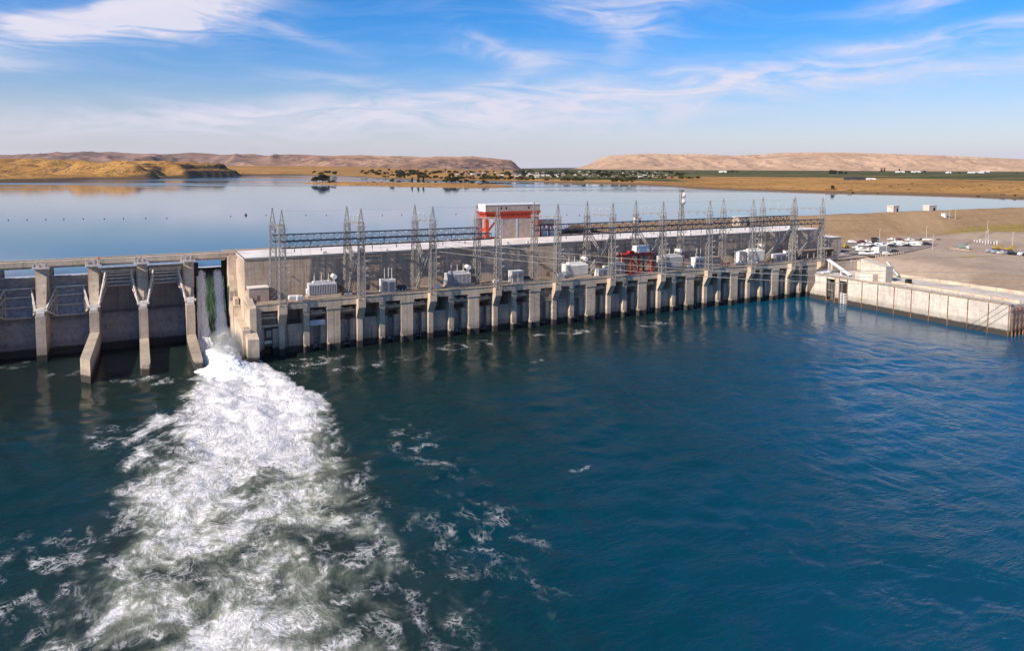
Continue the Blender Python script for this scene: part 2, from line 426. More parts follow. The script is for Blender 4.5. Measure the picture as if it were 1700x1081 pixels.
def river_mat():
    m, nt, b = new_mat('river_water')
    p = pos(nt); x, y, z = sep(nt, p)
    u = (x-DX)*CT + (y-DY)*ST; v = (y-DY)*CT - (x-DX)*ST
    E = attr(nt, 'foam'); S = attr(nt, 'spot')
    # the river: greener with silt beside the spill, sky reflection painted in as blue towards the far bank
    lf = noise(nt, comb(nt, x, y, 0.0), 0.012, 3, 0.5)
    t = ((x*0.85 - y*0.12 + (lf-0.5)*110.0)).smooth(-50.0, 125.0)
    deep = mix(nt, t, (0.0010, 0.025, 0.027), (0.0002, 0.068, 0.145))
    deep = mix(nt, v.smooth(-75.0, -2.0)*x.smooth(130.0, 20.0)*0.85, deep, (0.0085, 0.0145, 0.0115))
    silt = ((u+20.0).abs()*-0.018 + (v.abs()-40.0).max(0.0)*-0.004 + 0.9).clamp()
    deep = mix(nt, silt*0.8, deep, (0.016, 0.030, 0.021))
    # flow-stretched foam pattern
    D = attr(nt, 'dense')
    q0 = comb(nt, u*1.0, v*0.72, 0.0)
    w = nt.nodes.new('ShaderNodeTexNoise'); nt.links.new(q0.k, w.inputs['Vector']); w.inputs['Scale'].default_value = 0.10; w.inputs['Detail'].default_value = 4
    wc = sep(nt, X(nt, w.outputs['Color']))
    w2 = nt.nodes.new('ShaderNodeTexNoise'); nt.links.new(q0.k, w2.inputs['Vector']); w2.inputs['Scale'].default_value = 0.45; w2.inputs['Detail'].default_value = 3
    wd = sep(nt, X(nt, w2.outputs['Color']))
    qu = u + (wc[0]-0.5)*7.0 + (wd[0]-0.5)*1.6; qv = v*0.72 + (wc[1]-0.5)*7.0 + (wd[1]-0.5)*1.6
    q = comb(nt, qu, qv, z*0.5)
    big = noise(nt, q0, 0.060, 5, 0.62, 0.8); med = noise(nt, q, 0.42, 6, 0.68); fin = noise(nt, q, 1.7, 5, 0.7)
    def thin(scale, k, det=4):
        return (1.0 - ((noise(nt, q, scale, det, 0.58)*2.0-1.0)).abs()*k).clamp()
    gate1 = noise(nt, q, 0.21, 3, 0.5).smooth(0.46, 0.64); gate2 = noise(nt, comb(nt, qu, qv, 9.0), 0.5, 3, 0.5).smooth(0.46, 0.62)
    fil = (thin(0.22, 20.0)*gate2*gate1*0.8 + thin(0.75, 9.0)*gate1*0.8 + thin(1.5, 5.0, 3)*gate1*gate2*0.8).min(1.0)
    e = E + S*2.2
    milk = (D*0.80 + E*0.50 + (big-0.5)*2.9 + (med-0.5)*0.6 - 0.20).smooth(0.08, 0.98)*(E+D).smooth(0.05, 0.45)
    edge = mix(nt, (E*1.35).clamp(), deep, (0.020, 0.030, 0.021))
    base = mix(nt, milk*0.92, edge, (0.36, 0.375, 0.30))
    solid = (D*1.45 + (big-0.5)*((1.1-D)*3.2+1.1) + (med-0.5)*1.25 + (fin-0.5)*0.8 - 0.20).smooth(0.40, 1.0)*D.smooth(0.03, 0.30)
    lace = fil*(e.smooth(0.04, 0.25))*((e*1.25 + D*0.5 + (big-0.5)*1.9 + (med-0.5)*0.6).smooth(0.16, 0.9))
    spk = (fin*0.5 + med*0.5).smooth(0.60, 0.68)*((e*1.1+(big-0.5)*0.9).smooth(0.10, 0.6))
    foam = (solid*0.95 + lace*0.70 + spk*0.6).clamp()
    tone = (med*0.45 + fin*0.55).smooth(0.36, 0.64)
    fcol = mix(nt, tone, mix(nt, D.smooth(.7, 1.1), (0.45, 0.45, 0.45), (0.66, 0.65, 0.66)), (0.86, 0.825, 0.82))
    _in(nt, b.inputs['Base Color'], mix(nt, foam, base, fcol))
    _in(nt, b.inputs['Roughness'], foam.max(milk*0.7).smooth(0.0, 0.5, 0.11, 0.85))
    b.inputs['IOR'].default_value = 1.33
    _in(nt, b.inputs['Specular IOR Level'], foam.max(milk*0.7).smooth(0.0, 0.6, 0.42, 0.1))
    # ripples
    ang = R(-28)
    rx = x*math.cos(ang) - y*math.sin(ang); ry = x*math.sin(ang) + y*math.cos(ang)
    rp = comb(nt, rx*0.45, ry*1.0, 0.0)
    n1 = noise(nt, rp, 0.75, 5, 0.6, 0.5); n2 = noise(nt, rp, 2.2, 3, 0.55)
    calm = v.smooth(-75.0, -8.0, 1.0, 0.22)*(u.smooth(170.0, 225.0)*v.smooth(-125.0, -80.0)).smooth(0.0, 1.0, 1.0, 0.35)
    patchy = noise(nt, comb(nt, u*0.7, v*0.45, 0.0), 0.03, 4, 0.55, 1.6).smooth(0.36, 0.64, 0.35, 1.15)
    n0 = noise(nt, comb(nt, rx*0.3, ry*0.8, 2.0), 0.11, 4, 0.6, 1.2)
    rip = (n0*0.62 + n1*0.42 + n2*0.10)*calm*patchy
    fb = (med*1.1 + fin*0.55)*(E*0.6+D*0.6).clamp()
    nb = bump(nt, rip + fb*0.55, 1.0, 1.0)
    nt.links.new(nb.k, b.inputs['Normal'])
    return m

def reservoir():
    xs = np.concatenate([np.linspace(-9000, -1500, 12)[:-1], np.linspace(-1500, 1500, 61), np.linspace(1500, 9000, 12)[1:]])
    vs = np.concatenate([np.array([44.0, 60, 96, 200, 400, 700]), np.linspace(1000, 9000, 10)])
    U, V = np.meshgrid(xs, vs)
    P = np.stack([DX+U*CT-V*ST, DY+U*ST+V*CT, 0*U+26.3], -1)
    m, nt, b = new_mat('reservoir_water')
    p = pos(nt); x, y, z = sep(nt, p)
    b.inputs['Base Color'].default_value = (0.025, 0.075, 0.120, 1)
    b.inputs['IOR'].default_value = 1.33
    # cat's paws: long wind lanes of rough water, mirror between them
    lane = noise(nt, comb(nt, x*0.0009, y*0.0042, 0.0), 1.6, 4, 0.55, 0.5)
    gate = y.smooth(1050.0, 1500.0)
    rough = lane.smooth(0.50, 0.60)*gate
    _in(nt, b.inputs['Roughness'], rough.smooth(0.0, 1.0, 0.03, 0.16))
    rip = noise(nt, comb(nt, x*0.5, y*1.0, 0.0), 0.35, 4, 0.6)*(rough*0.55 + 0.018)
    nt.links.new(bump(nt, rip, 1.0, 1.0).k, b.inputs['Normal'])
    kp = ~((U > 140) & (V < 90)); k = kp[:-1, :-1] & kp[:-1, 1:]
    o = put('reservoir', grid_mesh('reservoir', P, m, None, True, k)); tag(o, 'calm mirror-like reservoir behind the dam', 'reservoir', kind='structure')
river(); reservoir()
# ------------------------------------------------------------------ powerhouse
K = 27.0
def powerhouse():
    r = empty('powerhouse', W(0, 0, 0))
    tag(r, 'long concrete powerhouse with pale flat roof and rows of draft tube piers', 'powerhouse')
    # generator hall
    b = MB(); b.box(-10, 283, 13.0, 38, 17.4, 32.0); hall = b.build('hall_wall', M['hall'], r)
    b = MB(); b.box(-10.25, 283.25, 12.7, 38.2, 32.0, 32.32)
    ro = b.build('roof', M['roof'], r)
    b = MB()
    b.box(-10.3, 283.3, 12.62, 12.98, 32.323, 32.46); b.box(-10.3, -9.95, 12.985, 38.2, 32.323, 32.46)
    b.build('parapet_flashing', M['steel_dark'], ro)
    rng = random.Random(5)
    for k in range(22):
        u = 4+k*12.6+rng.uniform(-2, 2); q = rng.choice([15, 15.5, 24, 30])
        v = MB(); v.cbox(u, u+rng.uniform(.7, 1.6), q, q+.9, 32.318, 32.9+rng.random()*.5, .08)
        v.build('roof_vent', M['grey_eq'], ro)
    # joint pilasters and small doors on the hall wall
    b = MB()
    for k in range(11): b.box(17.6+K*k-0.12, 17.6+K*k+0.12, 12.93, 13.02, 17.6, 31.9)
    b.box(-9.9, 282.9, 12.95, 13.02, 31.35, 31.75)
    b.build('wall_joint', M['conc_shade'], hall)
    rng = random.Random(9)
    for k in range(10):
        u = K*k+rng.choice([3.5, 23.0, 6.0])
        d = MB(); d.box(u, u+1.3, 12.90, 13.01, 17.9, 20.3); d.build('door', M['steel_dark'] if k % 2 else M['rust'], hall)
    for k in range(11):
        for du in (6.0, 19.5):
            lamp = MB(); lamp.tube((K*k+du, 13.0, 25.2), (K*k+du, 12.3, 25.0), 0.16, 6); lamp.build('wall_lamp', M['steel_dark'], hall)
    # transformer deck
    b = MB(); b.box(-10.5, 269, 0.35, 13.0, 16.6, 17.9); b.build('transformer_deck', M['conc_deck'], r)
    b = MB(); b.box(-8.4, 269, -0.25, 0.35, 15.7, 17.95); b.box(-8.4, 269, -0.45, 0.36, 17.951, 18.12)
    b.build('deck_fascia', M['conc'], r)
    rl = MB()
    for k in range(140):
        u = -8.2+k*1.98; rl.bar((u, 0.1, 18.1), (u, 0.1, 19.05), 0.06)
    for z in (18.6, 19.05): rl.bar((-8.2, 0.1, z), (268, 0.1, z), 0.06)
    rl.build('railing', M['steel'], r)
    # rails of the tailrace gantry
    b = MB()
    for q in (1.6, 7.2): b.box(-6, 266, q-.12, q+.12, 17.904, 18.0)
    b.build('crane_rail', M['rust'], r)
    # one unit: piers, recess walls, gate slots
    lower = [(2.5, -3), (14, -3), (14, 10.0), (2.5, 10.0)]
    mesh = {}
    b = MB(); b.prism_u([(0, -3), (11, -3), (11, 15.9), (0, 15.9)], -0.85, 1.0); mesh['bp'] = b.mesh('pier', M['conc'])
    b = MB(); b.prism_u([(-0.02, 10.4), (-2.6, 14.6), (-2.6, 17.6), (0.34, 17.6), (0.34, 10.4)], -1.2, 1.5); mesh['br'] = b.mesh('bracket', M['conc'])
    b = MB(); b.prism_u([(0, -3), (11, -3), (11, 15.9), (0, 15.9)], 7.4, 9.3); b.prism_u([(-0.24, 14.6), (-0.24, 15.68), (-0.01, 15.68), (-0.01, 14.0)], 7.2, 9.5)
    b.prism_u([(-0.5, -3), (-0.003, -3), (-0.003, 2.9), (-0.5, 2.4)], 7.4, 8.0); mesh['tp'] = b.mesh('pier', M['conc'])
    b = MB(); b.prism_u([(0, -3), (11, -3), (11, 15.9), (0, 15.9)], 15.5, 17.66); b.prism_u([(0, -3), (11, -3), (11, 15.9), (0, 15.9)], 17.84, 20.0)
    b.box(17.66, 17.84, 0.25, 11, -3, 15.8)
    b.prism_u([(-0.24, 14.6), (-0.24, 15.68), (-0.01, 15.68), (-0.01, 14.0)], 15.2, 20.3)
    b.prism_u([(-0.6, -3), (-0.003, -3), (-0.003, 2.9), (-0.6, 2.3)], 15.5, 16.1); mesh['wp'] = b.mesh('wide_pier', M['conc'])
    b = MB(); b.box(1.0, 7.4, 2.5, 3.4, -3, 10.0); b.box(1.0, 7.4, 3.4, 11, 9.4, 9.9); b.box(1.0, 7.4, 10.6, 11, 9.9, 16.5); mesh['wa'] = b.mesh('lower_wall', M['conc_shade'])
    def slot(u0, u1):
        c = (u0+u1)/2; b = MB()
        b.box(u0, c-1.25, 2.5, 3.4, -3, 10.0); b.box(c+1.25, u1, 2.5, 3.4, -3, 10.0)
        b.box(u0, u1, 10.6, 11, -3, 16.5); b.box(c-1.25, c+1.25, 4.4, 4.8, -3, 8.6); b.box(u0, c-1.25, 3.4, 10.6, 9.4, 9.9); b.box(c+1.25, u1, 3.4, 10.6, 9.4, 9.9)
        return b.mesh('slot_wall', M['conc_shade'])
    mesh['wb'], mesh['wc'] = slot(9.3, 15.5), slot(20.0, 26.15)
    def guide(u0, u1, seed):
        c = (u0+u1)/2; b = MB(); rg = random.Random(seed)
        for s in (-1, 1): b.box(c+s*1.1-.14, c+s*1.1+.14, 3.2, 3.6, 0.2, 9.7)
        for k in range(8):
            z = 0.9+k*1.12; b.box(c-1.0, c+1.0, 3.3, 3.6, z, z+0.2)
            if rg.random() < .7: b.box(c-.85, c+.2, 3.45, 3.65, z+.3, z+.9)
        return b.mesh('gate_guide', M['steel'])
    mesh['ga'], mesh['gb'] = guide(9.3, 15.5, 1), guide(20.0, 26.15, 2)
    def beam(u0, u1):
        b = MB(); b.box(u0, u1, 1.6, 3.0, 12.9, 13.7); b.box(u0, u1, 5.5, 6.3, 11.4, 12.0)
        b.tube((u0+1.2, 2.2, 13.95), (u1-1.0, 2.2, 13.95), 0.24, 6); b.cbox(u0+.8, u0+1.8, 1.8, 2.7, 13.72, 14.6); b.cbox(u1-2.4, u1-1.2, 1.8, 2.7, 13.72, 14.5)
        return b.mesh('cross_beam', M['conc_shade'])
    mesh['ba'], mesh['bb'] = beam(9.3, 15.5), beam(20.0, 26.15)
    def louver(u0, u1):
        b = MB()
        for k in range(8): b.box(u0+.1, u1-.1, 0.7, 1.0, 10.2+k*.68, 10.42+k*.68)
        for u in (u0+.3, (u0+u1)/2, u1-.3): b.box(u-.1, u+.1, 1.003, 1.2, 10.0, 15.6)
        return b.mesh('louver_screen', M['conc'])
    for k in range(10):
        L = (K*k, 0, 0)
        p = put('pier', mesh['bp'], r, L); put('bracket', mesh['br'], p)
        if k < 9 or True: put('pier', mesh['tp'], r, L)
        if k < 9: put('wide_pier', mesh['wp'], r, L)
        put('lower_wall', mesh['wa'], r, L)
        if k < 9:
            w = put('slot_wall', mesh['wb'], r, L); put('gate_guide', mesh['ga'], w); put('cross_beam', mesh['ba'], w)
            w = put('slot_wall', mesh['wc'], r, L); put('gate_guide', mesh['gb'], w); put('cross_beam', mesh['bb'], w)
    for (k, u0, u1) in ((3, 20.0, 26.15), (4, 1.0, 7.4), (4, 9.3, 15.5)):
        put('louver_screen', louver(K*k+u0, K*k+u1), r)
    # end bay at the right, plain wall under the last bracket
    b = MB(); b.box(252.3, 256.5, 7.0, 8.0, -3, 16.5); b.box(256.5, 262.8, 0, 11, -3, 15.9); b.build('end_wall', M['conc'], r)
    b = MB(); b.prism_u([(0.34, 12.8), (-2.6, 15.2), (-2.6, 17.6), (0.34, 17.6)], 262.9, 265.4); b.build('bracket', M['conc'], r)
    b = MB(); b.box(262.8, 300, 6.5, 7.5, 11.0, 16.6); b.build('road_abutment', M['conc_shade'], r)
    # service bay at the left end
    b = MB(); b.box(-8.4, -6.5, 0, 11, -3, 15.9); b.build('pier', M['conc'], r)
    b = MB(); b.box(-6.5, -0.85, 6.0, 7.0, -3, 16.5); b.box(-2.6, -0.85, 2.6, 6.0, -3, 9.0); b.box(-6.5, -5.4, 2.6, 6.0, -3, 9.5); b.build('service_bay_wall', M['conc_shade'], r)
    b = MB(); b.box(-6.5, -0.85, 1.8, 3.0, 12.6, 13.5); b.build('cross_beam', M['steel'], r); b = MB(); b.box(-6.5, -0.85, 1.6, 2.6, 9.9, 10.6); b.build('cross_beam', M['conc_shade'], r)
    b = MB(); b.tube((-6.0, 2.4, 14.1), (-1.2, 2.4, 14.1), .45, 8); b.build('pipe', M['steel'], r); b = MB(); b.cbox(-4.8, -3.0, 2.4, 4.4, 6.2, 8.6)
    b.build('gate_hoist', M['steel'], r)
    b = MB(); b.box(-5.2, -2.8, 3.2, 3.5, 3.8, 4.9); b.build('notice_panel', M['white'], r)
    b = MB(); b.box(9.6, 15.0, 0.9, 2.2, 9.1, 10.9)
    for i in range(4): b.box(9.75+i*1.3, 10.85+i*1.3, 0.86, 0.897, 9.4, 10.5)
    b.build('ventilation_box', M['grey_eq'], r)
    # left end abutment: stair pier and stepped training wall beside the spill
    st = MB()
    st.prism_u([(44, -3), (44, 31.2), (34, 31.2), (32, 29.6), (9.5, 19.6), (2, 18.2), (-2.2, 17.4), (-2.2, -3)], -10.45, -8.42)
    st.build('stair_wall', M['conc'], r)
    st = MB()
    st.prism_u([(44, -3), (44, 31), (33, 31), (32.0, 24), (29.5, 18.5), (29.5, 15.0), (29.0, 14.6), (20, 14.6), (20, -3)], -13.2, -10.46)
    st.build('pier', M['conc_pier'], r)
    st = MB(); st.prism_u([(20, -3), (20, 14.0), (18.6, 11.2), (-2.8, 10.6), (-2.8, -3)], -12.9, -10.46); st.build('training_wall', M['conc'], r)
    st = MB(); st.prism_u([(-2.2, -3), (-2.2, 9.4), (-7.6, 8.2), (-7.6, -3)], -12.0, -8.42); st.build('wall_nose', M['conc'], r)
    b = MB(); b.cbox(-12.4, -10.9, 22, 27.5, 14.62, 16.9); b.tube((-11.7, 28.0, 15.6), (-11.7, 28.0, 18.0), .2, 6); b.box(-12.3, -11.0, -1.5, 0.6, 10.63, 11.1)
    b.build('deck_box', M['conc_shade'], r)
    rl = MB()
    for i in range(14):
        t = i/13; rl.bar((-9.4, 32-22.5*t, 29.6-10*t), (-9.4, 32-22.5*t, 30.7-10*t), .07)
    rl.bar((-9.4, 32, 30.7), (-9.4, 9.5, 20.7), .07); rl.bar((-9.4, 9.5, 20.7), (-9.4, -2, 18.5), .07)
    rl.build('railing', M['steel'], r)
    # intake deck behind the hall
    b = MB(); b.box(-13.2, 300, 38.203, 55, -3, 31.2); b.build('intake_deck', M['conc_deck'], r)
    # annex at the right end
    b = MB(); b.box(283, 300, 15, 30, 17.4, 27.0); an = b.build('annex', M['hall'], r)
    b = MB(); b.box(282.9+.1, 300.3, 14.7, 30.3, 27.0, 27.3); b.build('annex_roof', M['roof'], an)
    return r
powerhouse()

# ------------------------------------------------------------------ spillway
def spillway():
    r = empty('spillway', W(-42, 27, 0)); OU, OV = -42, 27
    tag(r, 'concrete gated spillway with tall piers and steel radial gates', 'spillway dam')
    def B(mb, name, mat, parent=r, smooth=False): return mb.build(name, mat, parent, smooth)
    def PR(mb, prof, u0, u1): mb.prism_u([(a-OV, b) for a, b in prof], u0-OU, u1-OU)
    piers = [-101.0, -86.3, -71.6, -56.4, -41.6, -26.6]
    ogee = [(52, -3), (52, 8), (47, 11.3), (44.4, 12.0), (42.6, 11.6), (41.2, 10.2), (39.2, 6.2), (37.4, 2.4), (35.6, -0.2), (33, -1.6), (28, -2.2), (28, -3)]
    up = [(54, -3), (54, 29.6), (35.4, 29.6), (35.0, 27.8), (34.0, 24.6), (32.4, 21.2), (30.4, 18.2), (28.9, 16.4), (28.9, 15.0), (27.0, 15.0)]
    ext = {-101.0: None, -86.3: None, -71.6: None, -56.4: (8.1, 7.0, -4.2, -7.8), -41.6: (4.5, 3.4, -6.2, -6.8), -26.6: (4.4, 2.6, -5.5, -6.7)}
    for c in piers:
        b = MB(); w0 = 1.42
        PR(b, up + [(27.0, -3)], c-w0, c+w0)
        # thicker head under the bridge
        PR(b, [(54.2, 20), (54.2, 29.62), (35.2, 29.62), (34.9, 26.5), (35.6, 20)], c-w0-.45, c+w0+.45)
        p = B(b, 'pier', M['conc_pier'])
        e = ext[c]
        if e:
            b = MB(); z0, z1, vl, vr = e; tw = w0 if c < -50 else w0*0.72
            P = [(c-w0, 26.98, -3), (c+w0, 26.98, -3), (c+w0, 26.98, z0), (c-w0, 26.98, z0),
                 (c-w0, vl+3, -3), (c+w0, vr+3, -3), (c+w0, vr+3, z1+.15), (c-w0, vl+3, z1+.15),
                 (c-tw, vl, -3), (c+tw, vr, -3), (c+tw, vr, z1), (c-tw, vl, z1)]
            sh = -1.0 if c < -50 else 0.0
            P = [(x-OU+(sh*(27-y)/31), y-OV, z) for x, y, z in P]
            b.add(P, [(0,1,2,3),(4,0,3,7),(1,5,6,2),(3,2,6,7),(8,4,7,11),(5,9,10,6),(7,6,10,11),(11,10,9,8)])
            B(b, 'pier_nose', M['conc_pier'], p)
        # trunnion block
        b = MB(); b.prism_u([(28.8-OV, 15.0), (28.8-OV, 17.6), (27.9-OV, 17.4), (27.2-OV, 15.9), (27.2-OV, 15.02)], c-1.1-OU, c+1.1-OU)
        b.tube((c-1.9-OU, 28.0-OV, 16.6), (c+1.9-OU, 28.0-OV, 16.6), 0.5, 10)
        B(b, 'trunnion', M['gate_arm'], p)
        b = MB()
        rg = random.Random(int(c*7))
        for k in range(9):
            x = c-2.4+.5*k; y = rg.uniform(33.9, 35.0); s = rg.uniform(.25, .45)
            b.cbox(x-OU, x+s*1.15-OU, y-OV, y+s*1.2-OV, 30.0, 31.3+s*3.0*rg.random(), .05)
        b.cbox(c-2.5-OU, c+2.5-OU, 33.7-OV, 35.6-OV, 29.66, 30.3, .08)
        B(b, 'gate_hoist', M['porcelain'], p)
    RT = 13.4; TV, TZ = 28.0, 16.6
    def gate(c0, c1, rot, ribs):
        """skin plate on a trunnion arc, with ribs, beams and arm trusses"""
        a0, a1 = -20+rot, 50+rot
        pt = lambda a, rr: (TV+rr*math.cos(R(a))-OV, TZ+rr*math.sin(R(a)))
        n = 20; b = MB(); u0, u1 = c0+.15-OU, c1-.15-OU
        for k in range(n):
            A, Bq = a0+(a1-a0)*k/n, a0+(a1-a0)*(k+1)/n
            q = [pt(A, RT), pt(Bq, RT), pt(Bq, RT+.25), pt(A, RT+.25)]
            b.prism_u([q[0], q[1], q[2], q[3]], u0, u1)
        g = B(b, 'radial_gate', M['gate'])
        b = MB(); nr = 26
        for i in range(nr):
            x = u0+.2+(u1-u0-.6)*i/(nr-1)
            for k in range(n):
                A, Bq = a0+(a1-a0)*k/n, a0+(a1-a0)*(k+1)/n
                b.prism_u([pt(A, RT-.34), pt(Bq, RT-.34), pt(Bq, RT-.003), pt(A, RT-.003)], x, x+.12)
        B(b, 'gate_rib', M['gate'], g)
        b = MB()
        fr = [a0+2, a0+18, a0+34, a0+49] if ribs == 4 else [a0+1.5, a0+9, a0+17, a0+25, a0+33, a0+41]
        for A in fr:
            q = pt(A, RT-.62); b.bar((u0+.8, q[0], q[1]), (u1-.8, q[0], q[1]), .55, .5, True)
        for s in (0, 1):
            x = u0+2.0 if s == 0 else u1-2.0
            for k in range(10):
                A, Bq = fr[0]+(fr[-1]-fr[0])*k/10, fr[0]+(fr[-1]-fr[0])*(k+1)/10
                b.prism_u([pt(A, RT-.9), pt(Bq, RT-.9), pt(Bq, RT-.345), pt(A, RT-.345)], x-.2, x+.2)
        B(b, 'gate_frame', M['gate_arm'], g)
        for s in (0, 1):
            b = MB(); x = u0+2.0 if s == 0 else u1-2.0; xt = (c0-OU-.1) if s == 0 else (c1-OU+.1)
            T = (xt, TV-OV, TZ)
            ends = [pt(fr[0], RT-.9), pt(fr[len(fr)//2], RT-.9), pt(fr[-1], RT-.9)]
            for q in ends: b.bar((x, q[0], q[1]), T, .42, .5, True)
            for t in (.3, .55, .8):
                P0 = Vector(T).lerp(Vector((x,)+ends[0]), t); P1 = Vector(T).lerp(Vector((x,)+ends[1]), t); P2 = Vector(T).lerp(Vector((x,)+ends[2]), t)
                b.bar(P0, P1, .2); b.bar(P1, P2, .2)
                b.bar(Vector(T).lerp(Vector((x,)+ends[0]), min(1, t+.2)), P1, .18)
            B(b, 'gate_arm', M['gate_arm'], g)
            if rot > 20:
                b = MB(); q = pt(fr[-1], RT-.4)
                b.bar((x, q[0], q[1]), (xt, q[0]+2.4, q[1]+.8), .3); b.bar((x, q[0]+.5, q[1]-1.2), (xt, q[0]+3, q[1]-.6), .3)
                B(b, 'side_brace', M['gate_arm'], g)
        return g
    for i in range(5):
        c0, c1 = piers[i]+1.42, piers[i+1]-1.42
        b = MB(); PR(b, ogee, c0, c1); B(b, 'spillway_chute', M['conc_dark'])
        if i < 3: gate(c0, c1, 0, 4)
        else:
            gate(c0, c1, 43, 6)
            b = MB(); b.box(c0-OU, c1-OU, 46.5-OV, 47.5-OV, 9, 27.6); B(b, 'stoplog', M['conc_dark'])
    c0, c1 = -26.6+1.42, -13.2
    b = MB(); PR(b, ogee, c0, c1); B(b, 'spillway_chute', M['conc_dark'])
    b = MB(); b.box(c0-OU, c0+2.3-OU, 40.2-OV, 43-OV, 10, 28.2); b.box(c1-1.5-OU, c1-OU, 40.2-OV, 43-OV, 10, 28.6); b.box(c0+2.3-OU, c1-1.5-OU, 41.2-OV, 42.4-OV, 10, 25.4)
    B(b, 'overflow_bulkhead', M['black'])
    # bridge
    b = MB(); b.box(-115-OU, -10.6-OU, 36-OV, 44-OV, 30.5, 31.4)
    for q in (36.3, 39.5, 42.8): b.box(-115-OU, -10.6-OU, q-OV, q+.5-OV, 29.7, 30.497)
    br = B(b, 'bridge_deck', M['conc'])
    b = MB(); b.box(-115-OU, -10.6-OU, 35.7-OV, 35.997-OV, 30.4, 32.1); B(b, 'bridge_parapet', M['conc'], br)
    b = MB()
    for k in range(52):
        x = -114+k*2; b.bar((x-OU, 35.85-OV, 32.1), (x-OU, 35.85-OV, 32.7), .08)
    b.bar((-115-OU, 35.85-OV, 32.7), (-10.6-OU, 35.85-OV, 32.7), .07); B(b, 'railing', M['steel'], br)
    b = MB(); b.box(-115-OU, -13.2-OU, 47.6-OV, 49-OV, 30.6, 31.4); B(b, 'service_walkway', M['conc'], br)
    b = MB(); b.lathe([(.5, 0), (.55, .3), (.4, .9), (.15, 1.1)], (-55-OU, 37-OV, 31.41), 10)
    o = b.build('warning_beacon', M['orange'], None); o.matrix_world = r.matrix_basis; o.location = r.location; o.rotation_euler = r.rotation_euler
    tag(o, 'small orange drum standing on the spillway bridge above a pier', 'drum')
spillway()

